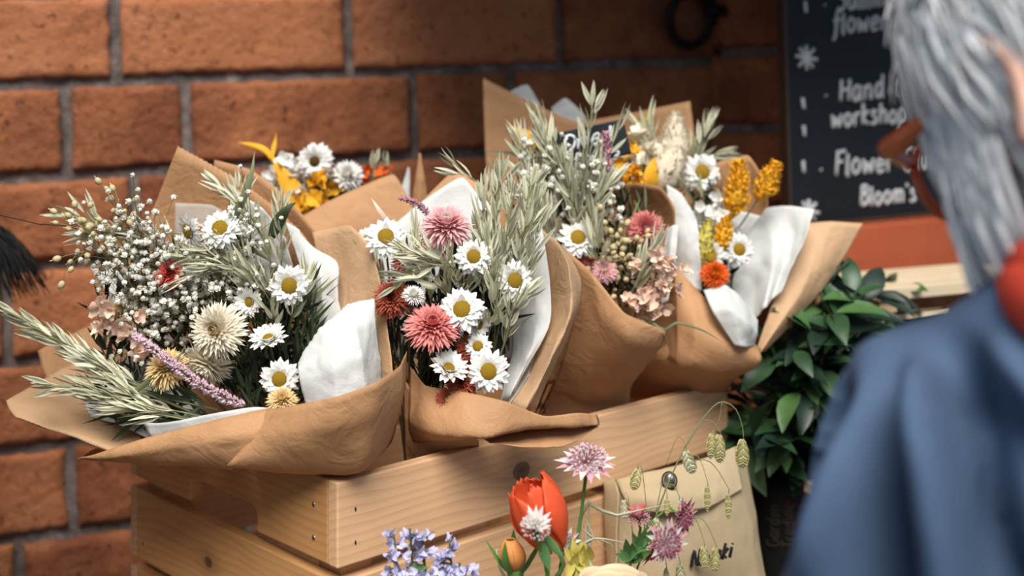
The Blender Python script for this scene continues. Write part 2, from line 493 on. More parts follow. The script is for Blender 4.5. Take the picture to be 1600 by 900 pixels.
brick_wall('wall_right', PC2, FU, V((0, 0, 1)), FN, pier_rows(-14, 16, 1.0, (0.2, 0.09)), 0.0, 1.0, seed=12)

# paved floor, and the low table the crate stands on
mb = MB(); mb.box((-14, -16, -0.05), (14, 2.6, 0.0))
M_floor = plain('grey stone paving', (84, 82, 80), 0.85, 0.2, 6, bmp=0.5, bscale=60)
struct(mb.build('floor', M_floor))

# added unseen canvas shade over the pier, only to darken the right-hand wall
M_awn = plain('dark green awning canvas', (52, 62, 54), 0.85, 0.1, 20)
aw = thing('added_awning', 'added dark canvas shade out of view above the chalkboard corner', 'added_awning', PC+V((0, 0, .33)))
def WP(u, d, z): return PC+WU0*u+V((WU0.y, -WU0.x, 0))*d+V((0, 0, z))
mb = MB(); mb.grid([[WP(u, d, .33-.30*d+.004*math.sin(u*40)) for u in (-.46+.76*i/30 for i in range(31))] for d in (.0+.40*j/8 for j in range(9))]); ob = mb.build('added_awning_canvas', M_awn, aw); solid(ob, .003)
mb = MB()
for u in (-.46, .30): mb.tube([WP(u, -.02, .30), WP(u, .40, .20)], .006, 8)
mb.tube([WP(-.47, .40, .205), WP(.31, .40, .205)], .007, 8); mb.build('added_awning_frame', M_iron, aw)

# added unseen shelving at the left; its side panel darkens the lower wall
M_rack = plain('dark stained rack wood', (72, 54, 40), 0.7, 0.25, 20)
rk = thing('added_display_rack', 'added tall dark wooden shelving out of view at the far left', 'added_rack', V((-.60, .70, 0)))
def rbox(name, lo, hi): mb = MB(); mb.box(lo, hi); ob = mb.build(name, M_rack, rk, smooth=False); bevel(ob, .002)
rbox('side_panel', (-.424, .46, 0), (-.404, .95, 1.62)); rbox('side_panel', (-.82, .46, 0), (-.80, .95, 1.62))
for z in (.2, .6, 1.0, 1.4): rbox('shelf', (-.80, .48, z), (-.424, .93, z+.018))
# ------------------------------------------------------------------ pine crate
KX = 0.000415
C0 = P(527, 755, 0.815)
A = V((0.2999, 0.2853, 0)).normalized(); B = V((-A.y, A.x, 0))
LEN, DEP, PH, GAP, TH = 0.418, 0.286, 0.0560, 0.0090, 0.0105
AX = math.atan2(A.y, A.x); BX = math.atan2(B.y, B.x)
def CP(a, b, z): return C0+A*a+B*b+V((0, 0, z))
H3 = 3*PH+2*GAP
base = CP(0, 0, -H3)
# table under the crate
tb = thing('display_table', 'plain wooden display table standing under the pine crate', 'table', V((base.x, base.y, 0)))
M_tbl = pine('table pine', (150, 112, 76), 0.3)
def plank(name, parent, mat, org, ang, L, th, h, bev=0.0012, prof=None):
    """plank: local x along length, y thickness (into the crate), z height; org = outer lower corner"""
    mb = MB()
    if prof is None: mb.box((0, 0, 0), (L, th, h))
    else:
        n = len(prof)
        mb.add([(x, 0, z) for x, z in prof]+[(x, th, z) for x, z in prof],
               [tuple(range(n)), tuple(range(2*n-1, n-1, -1))]+[(i, i+n, (i+1) % n+n, (i+1) % n) for i in range(n)])
    me = mb.mesh(name, mat, smooth=False); o = bpy.data.objects.new(name, me); C.objects.link(o)
    o.parent = parent; o.location = V(org)-WO[parent.name]; o.rotation_euler = (0, 0, ang)
    bm = bmesh.new(); bm.from_mesh(me); bmesh.ops.recalc_face_normals(bm, faces=bm.faces); bm.to_mesh(me); bm.free()
    if bev: bevel(o, bev, 2)
    return o
plank('table_top', tb, M_tbl, CP(-0.10, -0.28, -H3-0.022), AX, 0.54, 0.60, 0.022)
for a in (-0.07, 0.37):
    for b in (-0.25, 0.26):
        q = CP(a, b, 0); plank('leg', tb, M_tbl, V((q.x, q.y, 0)), AX, 0.04, 0.04, base.z-0.022)

cr_ = thing('pine_crate', 'slatted natural pine crate with a dark knot in its front board, holding the bouquets', 'crate', base)
M_p1 = pine('pine front board', (230, 184, 140), 0.10, ((0.166, 0.030, 0.0068),))
M_p2 = pine('pine end board', (202, 148, 94), 0.45)
M_p3 = pine('pine lower end board', (206, 154, 100), 0.75, ((0.152, 0.026, 0.0042),))
M_p4 = pine('pine lower front board', (222, 178, 134), 0.30)
M_p5 = pine('pine post', (196, 150, 100), 0.6)
for k in range(3):
    z = -PH-(PH+GAP)*k
    o = plank('front_slat', cr_, (M_p1, M_p4, M_p4)[k], CP(0, 0, z), AX, LEN, TH, PH)
    o = plank('back_slat', cr_, M_p4, CP(0, DEP-TH, z), AX, LEN, TH, PH)
    for side in (0, 1):
        W = DEP-2*TH
        if k == 0:
            hx0, hx1, hh, r = W*0.5-0.047, W*0.5+0.047, 0.0185, 0.010
            prof = [(0, 0), (hx0, 0)]
            for i in range(7):
                t = math.pi/2*i/6; prof.append((hx0+r*(1-math.cos(t)), hh-r+r*math.sin(t)))
            for i in range(7):
                t = math.pi/2*(1-i/6); prof.append((hx1-r*(1-math.cos(t)), hh-r+r*math.sin(t)))
            prof += [(hx1, 0), (W, 0), (W, PH), (0, PH)]
        else: prof = None
        org = CP(TH if side == 0 else LEN, TH, z)
        if side == 0: org = CP(TH, TH, z)
        # local y (thickness) points to -A for a plank along B, so set the origin on the inner face
        o = plank('end_slat', cr_, (M_p2, M_p3, M_p2)[k], CP(TH if side == 0 else LEN, TH, z), BX, W, TH, PH, prof=prof)
for a in (TH, LEN-TH-0.026):
    for b in (TH, DEP-TH-0.026):
        plank('post', cr_, M_p5, CP(a, b, -H3), AX, 0.026, 0.026, H3-0.004)
for i in range(4):
    plank('bottom_slat', cr_, M_p4, CP(TH, TH+0.027+i*0.056, -H3+0.001), AX, LEN-2*TH, 0.045, 0.008)
def screw(p, n):
    mb = MB(); M = n.to_track_quat('Z', 'Y').to_matrix()
    mb.ell((0, 0, 0), (0.0019, 0.0019, 0.0009), 12, 6, 0, M)
    me = mb.mesh('screw', M_steel); o = link('screw', me, cr_, V(p)-base)
for k in range(3):
    z = -PH-(PH+GAP)*k
    for dz in (0.014, 0.036):
        screw(CP(0, TH+0.016, z+dz), -A); screw(CP(0, DEP-TH-0.012, z+dz), -A)
        screw(CP(LEN-0.010, 0, z+dz), -B)
        mb = MB(); q = CP(0.0145, -0.0001, z+dz); mb.ell(q, (0.0007, 0.0007, 0.0016), 8, 5)
        mb.build('nail_hole', M_leafdark, cr_)
# ------------------------------------------------------------------ flower prototypes (unit radius, facing local +Z)
def pol(r, a, z=0.0): return V((r*math.cos(a), r*math.sin(a), z))

def ray(mb, az, r0, L, W, elev, curl, z0=0.0, mi=0, n=4, cup=0.12, prof=None):
    d = V((math.cos(az)*math.cos(elev), math.sin(az)*math.cos(elev), math.sin(elev)))
    s = V((-math.sin(az), math.cos(az), 0))
    mb.leaf(pol(r0, az, z0), d, -s, L, W, curl, cup, n, mi, 0.03, prof)

PET = lambda t: [0.40, 0.80, 1.0, 0.98, 0.70, 0.10][min(5, int(t*5+0.5))]
def daisy_meshes(seed, closed=0.0, disc=M_disc, rdisc=0.40):
    r = random.Random(seed); mb = MB()
    for lay, (n, L, el) in enumerate(((15, 0.80, -0.12), (15, 0.76, 0.10), (13, 0.66, 0.32), (10, 0.48, 0.62))):
        for k in range(n):
            az = 2*math.pi*(k+0.33*lay)/n+r.uniform(-.11, .11)
            ray(mb, az, 0.22, L*r.uniform(.86, 1.08), r.uniform(.27, .34), el+closed+r.uniform(-.12, .12), r.uniform(-.55, .1)-closed*0.3, 0.02*lay, n=5, cup=r.uniform(.05, .25), prof=PET)
    mb.ell((0, 0, -0.06), (0.26, 0.26, 0.12), 10, 5)
    dm = MB()
    dm.ell((0, 0, 0.10), (rdisc, rdisc, 0.20), 16, 8, 0)
    for k in range(120):
        t = (k+0.5)/120; ph = math.acos(1-t); a = k*2.39996
        q = V((rdisc*math.sin(ph)*math.cos(a), rdisc*math.sin(ph)*math.sin(a), 0.10+0.20*math.cos(ph)))
        dm.ell(q, (0.026, 0.026, 0.035), 5, 3, 1 if t > 0.78 else 0)
    return mb.mesh('white_daisy', M_petal), dm.mesh('flower_disc', [disc, M_disc_dark])

def straw_meshes(seed, outer, inner, dense=1.0, open_=0.0, flat=1.0):
    r = random.Random(seed); mb = MB(); dm = MB()
    layers = ((34, .30, .72, -0.40), (36, .30, .72, -0.12), (34, .28, .68, .14), (32, .27, .62, .40), (28, .25, .54, .66), (24, .22, .46, .90), (18, .18, .38, 1.1))
    for lay, (n, r0, L, el) in enumerate(layers):
        n = int(n*dense)
        for k in range(n):
            az = 2*math.pi*(k+0.5*lay)/n+r.uniform(-.08, .08)
            ray(mb, az, r0, L*r.uniform(.85, 1.1), r.uniform(.13, .19), el+open_+r.uniform(-.1, .1), r.uniform(-.35, .25), 0.06*lay*flat, n=4, cup=.25)
    for lay, (n, r0, L, el) in enumerate(((16, .16, .34, 1.1), (12, .12, .28, 1.35), (8, .07, .24, 1.5))):
        for k in range(n):
            az = 2*math.pi*(k+0.5*lay)/n
            ray(dm, az, r0, L, .14, el, .5, 0.30*flat+0.02*lay, n=3, cup=.25)
    dm.ell((0, 0, 0.30*flat), (0.2, 0.2, 0.12), 10, 5)
    mb.ell((0, 0, 0.05), (0.32, 0.32, 0.25), 12, 6)
    return mb.mesh('strawflower', outer), dm.mesh('flower_centre', inner)

DAISY = [daisy_meshes(s) for s in (1, 2, 3)]; DAISY_CUP = [daisy_meshes(s, 0.55, rdisc=.28) for s in (4, 5)]
DAISY_BROWN = daisy_meshes(7, 0, M_disc_dark, .25)
STRAW = {'cream': straw_meshes(21, M_cream, M_cream_in, 1.15), 'buff': straw_meshes(22, M_buff, M_buff),
         'red': straw_meshes(23, M_red, M_red_in), 'salmon': straw_meshes(24, M_salmon, M_salmon_in, 1.1),
         'pink': straw_meshes(25, M_pink, M_pink_in, 1.1), 'rust': straw_meshes(26, M_rust, M_rust_in),
         'orange': straw_meshes(27, M_orange, M_orange_in), 'coral': straw_meshes(28, M_salmon, M_pink, 1.0, .25), 'white': straw_meshes(29, M_petal, M_cream, 1.0, .3)}

def facing(n, roll=0.0):
    n = V(n).normalized(); q = n.to_track_quat('Z', 'Y')
    return q.to_matrix().to_4x4() @ Matrix.Rotation(roll, 4, 'Z')

def stem_part(parent, M, target, r=0.0009, mat=None, mid=None):
    """stem from the flower's back (parent matrix M, in bouquet space = world minus bouquet origin) to a world point"""
    Mw = Matrix.Translation(WO[parent.parent.name]) @ M
    p0 = Mw @ V((0, 0, -0.05)); nrm = (Mw.to_3x3() @ V((0, 0, 1))).normalized()
    p1 = p0-nrm*0.018; pts = cr([p0, p1, p1.lerp(V(target), 0.5)+V((0, 0.006, 0)), V(target)], 10)
    inv = Mw.inverted(); s = Mw.to_scale()[0]
    mb = MB(); mb.tube([inv @ p for p in pts], r/s, 5)
    return link('stem', mb.mesh('stem', mat or M_twig), parent, M=Matrix.Identity(4))

def head(bq, name, meshes, px, py, Y, rpx, n, label=None, stem=True, sub='flower_disc', squash=1.0):
    r = rpx*Y/F
    loc = P(px, py, Y)-WO[bq.name]
    M = Matrix.Translation(loc) @ facing(n, RND.uniform(0, 6.28)) @ Matrix.Diagonal((r, r, r*squash, 1))
    o = link(name, meshes[0], bq, M=M)
    if len(meshes) > 1 and meshes[1]: link(sub, meshes[1], o, M=Matrix.Identity(4))
    if label: o['label'] = label
    if stem: stem_part(o, M, BASE[bq.name])
    return o

BASE = {}
def daisy(bq, px, py, Y, r, n=(0, -1, .2), kind=None, label=None):
    ms = DAISY[RND.randrange(3)] if kind is None else kind
    return head(bq, 'white_daisy', ms, px, py, Y, r, n, label)
def straw(bq, c, px, py, Y, r, n=(0, -1, .3), label=None, squash=1.0):
    return head(bq, 'strawflower', STRAW[c], px, py, Y, r, n, label, sub='flower_centre', squash=squash)

def spikelet(mb, p, d, L, W, rr, mi):
    """an oat spikelet: two narrow pointed husks that gape"""
    d = V(d).normalized(); s = d.cross(V((rr.uniform(-1, 1), rr.uniform(-1, 1), rr.uniform(-1, 1))))
    if s.length < 1e-3: s = d.cross(V((1, 0, 0)))
    s.normalize(); nn = s.cross(d)
    g = rr.uniform(.08, .22)
    for q in (1, -1):
        mb.leaf(p, (d+nn*g*q), s, L*rr.uniform(.85, 1.05), W, -q*g*1.2, 0.35*q, 4, mi, 0.03, lambda t: [0.25, .9, 1.0, .62, .06][min(4, int(t*4+.5))])

def oat(bq, pts, n=16, L=0.019, W=0.003, spread=0.5, frac=0.62, droop=0.0, seed=None, name='oat_sprig'):
    """pts: root to tip as (px, py, depth)"""
    rr = random.Random(seed if seed is not None else RND.random())
    w = cr([P(*q) for q in pts], 22); mb = MB()
    mb.tube(w, [0.0008-0.0005*i/21 for i in range(22)], 4, 1)
    n = int(n*1.25)
    for k in range(n):
        t = 1-frac+frac*(k+0.6)/n; x = t*21; i = min(20, int(x)); p = w[i].lerp(w[i+1], x-i); d = (w[i+1]-w[i]).normalized()
        a = rr.uniform(0, 6.283); s = d.orthogonal().normalized(); s = Matrix.Rotation(a, 3, d) @ s
        side = (d+s*spread*rr.uniform(.5, 1.2)+V((0, 0, -droop))).normalized()
        ped = rr.uniform(.003, .010)
        q = p+side*ped
        mb.tube([p, q], 0.00025, 3, 1, False)
        spikelet(mb, q, side, L*rr.uniform(.8, 1.2), W*.68, rr, 0 if rr.random() < .6 else 2)
    spikelet(mb, w[-1], (w[-1]-w[-3]), L, W*.68, rr, 0)
    return mb.build(name, [M_oat, M_oat_stem, M_oat_pale], bq)

def sprig(bq, name, pts, n, spread, fr, mats, kind='gyp', frac=0.6, seed=None, subname=None, px=None):
    """fine branching sprig ending in many tiny blooms or seed beads"""
    rr = random.Random(seed if seed is not None else RND.random())
    w = cr([P(*q) for q in pts], 14); sb = MB(); fb = MB()
    sb.tube(w, [0.0008-0.0004*i/13 for i in range(14)], 4)
    for k in range(n):
        t = 1-frac+frac*rr.random()**.8; x = t*13; i = min(12, int(x)); p = w[i].lerp(w[i+1], x-i)
        d = (w[i+1]-w[i]).normalized()
        off = V((rr.gauss(0, 1), rr.gauss(0, 1)*.6, rr.gauss(0, 1)))*spread+d*spread*rr.uniform(.3, 1.4)
        q = p+off
        sb.tube([p, p.lerp(q, .5)+d*spread*.25, q], 0.00022, 3, 0, False)
        f = fr*rr.uniform(.7, 1.15)
        if kind == 'gyp':
            c = V((rr.gauss(0, 1), rr.gauss(0, 1)-1.0, rr.gauss(0, 1)+.4)).normalized()
            M = c.to_track_quat('Z', 'Y').to_matrix()
            fb.ell(q, (f*.9, f*.9, f*.8), 7, 5, 0, M)
            for j in range(7):
                a = 6.283*j/7+rr.uniform(-.2, .2); e = rr.uniform(.1, .9)
                dv = M @ V((math.cos(a)*math.cos(e), math.sin(a)*math.cos(e), math.sin(e)))
                sv = M @ V((-math.sin(a), math.cos(a), 0))
                fb.leaf(q, dv, sv, f*1.15, f*1.0, -.5, .2, 2, 0, .25)
        else:
            M = off.normalized().to_track_quat('Z', 'Y').to_matrix()
            fb.ell(q, (f, f, f*1.25), 7, 5, 0, M)
            fb.leaf(q+off.normalized()*f, off, off.orthogonal(), f*1.2, f*.4, 0, .1, 2, 0)
    o = sb.build(name, mats[1], bq)
    f = fb.build(subname or ('bloom_cluster' if kind == 'gyp' else 'seed_heads'), mats[0], o, WO[o.name]); f['kind'] = 'stuff'
    return o

def spike(bq, name, pts, rad, mat, n=170, seed=None, hair=0.0, taper=.5, label=None, lump=1.0, stemmat=None, start=.2, rt=None):
    """dense flower spike (statice, millet, bunny tail) along pts"""
    rr = random.Random(seed if seed is not None else RND.random())
    w = cr([P(*q) for q in pts], 30); mb = MB()
    mb.tube(w, 0.0008, 5, 1)
    for k in range(n):
        t = start+(1-start)*(k+rr.random())/n; x = min(28.99, t*29); i = int(x); p = w[i].lerp(w[i+1], x-i); d = (w[i+1]-w[i]).normalized()
        u = (t-start)/(1-start)
        prof = rad*(math.sin(math.pi*min(1, .06+.94*u)**.75)**.6 if taper == 0 else (1-taper*u)*min(1, .3+u*6))
        s = Matrix.Rotation(rr.uniform(0, 6.283), 3, d) @ d.orthogonal().normalized()
        q = p+s*prof*rr.uniform(.35, .95)
        e = rad*.30*lump*rr.uniform(.7, 1.2)
        if hair:
            mb.tube([p+s*prof*.2, q+d*hair*.3, q+s*hair*.5+d*hair], [e*.25, e*.16, e*.03], 3, 0, False)
        else:
            mb.ell(q, (e, e, e*1.2), 5, 4, 0, (d+s).to_track_quat('Z', 'Y').to_matrix())
            mb.leaf(q, s+d*.8, d.cross(s), e*2.4, e*1.3, .3, .3, 2, 0, .1)
    if hair or taper == 0:
        for k in range(12):
            x = 29*(start+(1-start)*(k+.5)/12); i = min(28, int(x)); u = (k+.5)/12
            pr = rad*.92*(math.sin(math.pi*min(1, .06+.94*u)**.75)**.6)
            mb.ell(w[i], (pr, pr, pr), 7, 5)
    o = mb.build(name, [mat, stemmat or M_twig], bq)
    if label: o['label'] = label
    return o

def blade(bq, pts, W, mat, name='leaf_blade', twist=0.4, label=None):
    w = cr([P(*q) for q in pts], 16); mb = MB(); g = []
    for i, p in enumerate(w):
        t = i/15; d = (w[min(i+1, 15)]-w[max(i-1, 0)]).normalized(); s = d.cross(V((0, -1, 0.2))).normalized()
        s = Matrix.Rotation(twist*math.sin(3*t), 3, d) @ s; wd = W*.5*max(.03, math.sin(math.pi*min(1, .15+.85*t)**.9))
        nn = s.cross(d)
        g.append([p-s*wd+nn*wd*.4, p, p+s*wd+nn*wd*.4])
    mb.grid(g); o = mb.build(name, mat, bq); solid(o, .0003)
    if label: o['label'] = label
    return o

def foliage(bq, blobs, n, L, W, mats, seed, up=(0, -.25, 1), name='foliage'):
    """fine filler leaves crowding the inside of a bouquet; blobs = (px, py, depth, rx_px, ry_px, rdepth)"""
    rr = random.Random(seed); mb = MB()
    for k in range(n):
        bx = blobs[rr.randrange(len(blobs))]
        a, e = rr.uniform(-1, 1), rr.uniform(-1, 1)
        p = P(bx[0]+bx[3]*a, bx[1]+bx[4]*e, bx[2]+bx[5]*rr.uniform(-1, 1))
        d = V(up)+V((rr.gauss(0, .45), rr.gauss(0, .35), rr.gauss(0, .4)))
        mb.leaf(p, d, d.cross(V((rr.uniform(-1, 1), rr.uniform(-1, .2), rr.uniform(-.3, .3)))), L*rr.uniform(.6, 1.2), W*rr.uniform(.7, 1.2), rr.uniform(-.4, .4), .2, 3, rr.randrange(len(mats)))
    o = mb.build(name, mats, bq); o['kind'] = 'stuff'; return o

def ruffle(bq, name, pts, n, size, mat, seed, label=None, spread=.012):
    """larkspur-like cluster of ruffled florets"""
    rr = random.Random(seed); w = cr([P(*q) for q in pts], 12); mb = MB()
    mb.tube(w, .0008, 4, 1)
    for k in range(n):
        p = w[rr.randrange(3, 12)]+V((rr.gauss(0, 1), rr.gauss(-.5, .6), rr.gauss(0, .8)))*spread
        c = V((rr.gauss(0, .7), -1+rr.gauss(0, .4), rr.gauss(.2, .6))).normalized(); M = c.to_track_quat('Z', 'Y').to_matrix()
        for j in range(6):
            a = 6.283*j/6+rr.uniform(-.3, .3); e = rr.uniform(.2, 1.0)
            mb.leaf(p, M @ V((math.cos(a)*math.cos(e), math.sin(a)*math.cos(e), math.sin(e))), M @ V((-math.sin(a), math.cos(a), 0)), size*rr.uniform(.7, 1.1), size*.8, rr.uniform(-1.2, .6), rr.uniform(-.3, .4), 4, 0, .35)
    o = mb.build(name, [mat, M_twig], bq)
    if label: o['label'] = label
    return o
# ------------------------------------------------------------------ bouquets
GB = 'paper-wrapped dried bouquets in the crate'
def bouquet(label, px, py, Y):
    o = thing('dried_bouquet', label, 'bouquet', P(px, py, Y), GB); BASE[o.name] = P(px, py, Y)+V((0, 0, .012)); return o
def K(b, rows, pale=False, **k): return sheet('kraft_paper', b, M_kraft_pale if pale else M_kraft, rows, **k)
def T(b, rows, **k):
    k.setdefault('wr', .0022); k.setdefault('ws', 34); return sheet('tissue_paper', b, M_tissue, rows, thick=.0003, **k)

# ---- left, nearest
L = bouquet('big leftmost bouquet with cream strawflowers and gypsophila, over the crate end', 510, 850, .95)
K(L, [[(278,228,1.0),(350,268,.99),(425,318,.975),(470,362,.955),(497,400,.94)], [(232,345,1.01),(300,390,1.01),(380,430,1.0),(440,470,.98),(480,500,.95)],
      [(180,480,1.0),(260,540,1.0),(350,580,.99),(430,600,.97),(500,620,.94)], [(330,690,.97),(370,700,.98),(410,700,.98),(450,710,.97),(510,720,.95)]], nu=70, pink=.0007)
K(L, [[(335,250,1.03),(348,253,1.03),(392,266,1.025),(450,310,1.01),(492,360,.99),(520,400,.97)], [(330,330,1.04),(350,340,1.04),(400,360,1.03),(460,420,1.02),(500,460,1.0),(530,500,.98)],
      [(380,600,1.0),(400,610,1.0),(430,620,1.0),(460,620,.99),(500,620,.98),(530,620,.96)]])
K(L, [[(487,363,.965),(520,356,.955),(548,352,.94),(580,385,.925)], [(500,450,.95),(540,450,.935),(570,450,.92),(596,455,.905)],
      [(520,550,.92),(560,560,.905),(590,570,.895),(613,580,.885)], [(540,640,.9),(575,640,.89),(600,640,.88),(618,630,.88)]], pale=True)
K(L, [[(58,548,1.0),(110,522,1.0),(155,502,1.0),(230,490,1.0)], [(72,592,.985),(120,575,.98),(170,565,.98),(250,560,.985)], [(130,640,.96),(190,630,.96),(240,640,.95),(300,650,.95)]])
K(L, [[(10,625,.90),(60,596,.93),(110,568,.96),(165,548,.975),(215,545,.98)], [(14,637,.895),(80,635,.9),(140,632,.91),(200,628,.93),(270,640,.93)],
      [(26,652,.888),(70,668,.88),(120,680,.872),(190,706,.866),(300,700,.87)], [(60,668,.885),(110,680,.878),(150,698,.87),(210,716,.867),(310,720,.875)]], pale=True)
K(L, [[(128,716,.865),(178,700,.852),(235,682,.842),(290,667,.833),(360,650,.826),(424,636,.832)], [(123,718,.868),(178,715,.848),(235,705,.838),(290,697,.828),(345,690,.818),(405,680,.818)],
      [(121,719,.88),(178,722,.868),(235,726,.856),(290,729,.843),(330,732,.835),(362,734,.83)], [(150,700,.95),(200,695,.94),(250,700,.93),(300,700,.915),(340,700,.90),(380,705,.89)]])
K(L, [[(412,640,.835),(460,633,.805),(530,619,.785),(590,597,.788),(626,572,.83),(637,548,.875)], [(390,682,.820),(450,677,.800),(520,670,.788),(585,652,.793),(625,622,.828),(634,600,.872)],
      [(352,733,.822),(420,738,.822),(500,740,.818),(565,737,.812),(606,700,.85),(622,655,.883)], [(400,694,.895),(440,706,.885),(480,722,.876),(540,738,.862),(590,715,.88),(612,690,.895)]])
T(L, [[(445,345,.95),(470,360,.945),(487,398,.94)], [(458,385,.94),(485,392,.935),(526,408,.935)], [(470,425,.93),(500,430,.912),(529,440,.925)], [(482,470,.925),(505,475,.91),(530,472,.92)], [(480,530,.91),(505,530,.905),(540,520,.91)]])
T(L, [[(500,590,.90),(520,545,.905),(556,500,.91),(582,474,.895)], [(464,566,.858),(497,513,.864),(542,474,.874),(585,467,.880)], [(466,580,.848),(512,548,.846),(556,512,.852),(588,500,.874)], [(470,602,.846),(520,580,.838),(566,556,.846),(592,540,.872)],
      [(479,642,.848),(528,636,.836),(572,622,.844),(600,604,.87)]], nu=46, nv=46, crisp=1.0, vcrisp=.9, wr=.0011, ws=60)
T(L, [[(103,643,.905),(142,617,.92),(185,575,.94),(205,545,.95)], [(180,660,.888),(220,640,.9),(250,610,.92),(270,590,.93)], [(240,690,.875),(270,680,.88),(300,660,.9),(320,640,.92)]])
T(L, [[(222,664,.858),(280,658,.847),(340,646,.842),(400,636,.842),(470,642,.845)], [(240,690,.862),(290,680,.852),(350,668,.845),(420,655,.845),(480,650,.85)], [(300,670,.90),(340,665,.895),(380,660,.89),(440,655,.89),(490,650,.885)]])
T(L, [[(143,420,.98),(170,418,.98),(200,430,.98)], [(160,445,.975),(185,455,.975),(215,470,.975)], [(180,500,.97),(210,510,.97),(240,520,.97)]])
sheet('glassine_liner', L, M_glassine, [[(273,317,.985),(330,320,.98),(372,345,.97)], [(274,400,.985),(330,400,.98),(380,420,.97)], [(290,470,.985),(340,480,.98),(390,490,.97)]], thick=.0003)
T(L, [[(366,330,.968),(382,310,.966),(410,325,.962),(446,372,.95)], [(375,370,.97),(395,365,.968),(422,390,.962),(458,425,.945)], [(390,430,.97),(410,430,.968),(440,450,.96),(470,480,.945)]])
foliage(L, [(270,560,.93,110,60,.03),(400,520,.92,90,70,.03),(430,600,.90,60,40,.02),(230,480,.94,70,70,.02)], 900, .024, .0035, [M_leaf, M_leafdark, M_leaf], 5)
foliage(L, [(450,510,.90,40,50,.012)], 160, .026, .003, [M_leaf, M_blade, M_leaf], 6, up=(.2, -.3, .9))
foliage(L, [(250,640,.885,70,20,.012)], 90, .03, .0035, [M_leaf, M_leaf], 7, up=(-.8, -.2, .2))
for a in ((345,358,.885,34,(-.1,-1,.5)), (452,446,.875,34,(.15,-1,.05)), (437,592,.86,32,(.05,-1,.1))): daisy(L, *a)
daisy(L, 297, 360, .882, 31, (-.75,-.7,-.25)); daisy(L, 392, 472, .885, 28, (-.35,-.8,.1), DAISY_CUP[0]); daisy(L, 420, 532, .87, 32, (-.1,-.5,.85), DAISY_CUP[1])
straw(L, 'cream', 342, 517, .862, 47, (-.25,-1,.25)); straw(L, 'cream', 328, 566, .870, 42, (-.4,-.55,-.65)); straw(L, 'buff', 262, 578, .868, 38, (-.2,-.55,.8), 'buff yellow strawflower seen from the side')
straw(L, 'red', 268, 430, .884, 27, (-.1,-.7,.6), 'red strawflower'); straw(L, 'buff', 441, 627, .852, 26, (.1,-.6,.7))
straw(L, 'buff', 190, 486, .90, 22, (-.6,-.6,.5)); head(L, 'dried_bloom', (straw_meshes(31, M_brown, M_leafdark)[0],), 182, 514, .90, 24, (-.7,-.5,-.3), 'dark brown dried bloom')
ruffle(L, 'peach_bloom', [(260,600,.90),(210,520,.895),(170,480,.89)], 16, .009, M_peach, 41, 'peach ruffled bloom', .008)
ruffle(L, 'peach_bloom', [(330,430,.95),(318,390,.945),(312,365,.94)], 10, .008, M_peach, 42, None, .006)
spike(L, 'statice_spike', [(385,634,.865),(320,605,.855),(262,562,.852),(210,524,.86)], .0044, M_pinkspike, 620, 43, taper=.35, lump=.7, label='long dusty pink statice spike', start=.02)
spike(L, 'statice_spike', [(330,520,.93),(290,450,.92),(262,400,.915),(228,352,.92)], .0062, M_pinkspike, 300, 44, taper=.4, start=.3)
spike(L, 'statice_spike', [(300,500,.94),(250,430,.93),(212,385,.925)], .004, M_pinkspike, 160, 45, taper=.4, start=.4)
gy = [((300,560),(240,430),(195,340)), ((310,560),(270,450),(240,390)), ((300,560),(220,470),(170,400)), ((320,560),(290,470),(270,430)), ((320,560),(330,450),(350,380)), ((330,560),(380,420),(395,350)),
      ((300,560),(250,500),(200,450)), ((320,580),(300,500),(280,470)), ((330,560),(300,420),(290,400)), ((330,580),(250,540),(210,500)), ((330,540),(240,420),(215,355)), ((350,560),(350,470),(340,430)), ((340,560),(260,470),(225,430))]
for i, q in enumerate(gy):
    y = .925-.004*(i % 4)
    sprig(L, 'gypsophila_sprig', [(q[0][0],q[0][1],.93), (q[1][0],q[1][1],y-.02), (q[2][0],q[2][1],y-.03)], 62, .0115, .0023, (M_gyp, M_twig), seed=100+i)
for i, q in enumerate((((250,500),(180,390),(120,350)), ((250,500),(190,370),(185,310)), ((250,500),(170,400),(120,395)))):
    sprig(L, 'seed_sprig', [(q[0][0],q[0][1],.93), (q[1][0],q[1][1],.90), (q[2][0],q[2][1],.89)], 20, .009, .0024, (M_bead, M_oat_stem), 'bead', .55, seed=120+i)
for q, n in (([(330,660,.88),(210,600,.868),(110,545,.87),(25,492,.875)], 20), ([(340,640,.88),(240,615,.87),(150,560,.872),(75,520,.88)], 20), ([(330,660,.875),(230,640,.862),(150,610,.862),(85,604,.865)], 16),
             ([(340,665,.87),(260,650,.86),(200,640,.86),(150,625,.862)], 18), ([(340,660,.88),(240,620,.87),(170,590,.872),(120,560,.875)], 18), ([(350,660,.875),(290,645,.865),(240,635,.862),(190,600,.865)], 18)):
    oat(L, q, n, .020, .0042, .38)
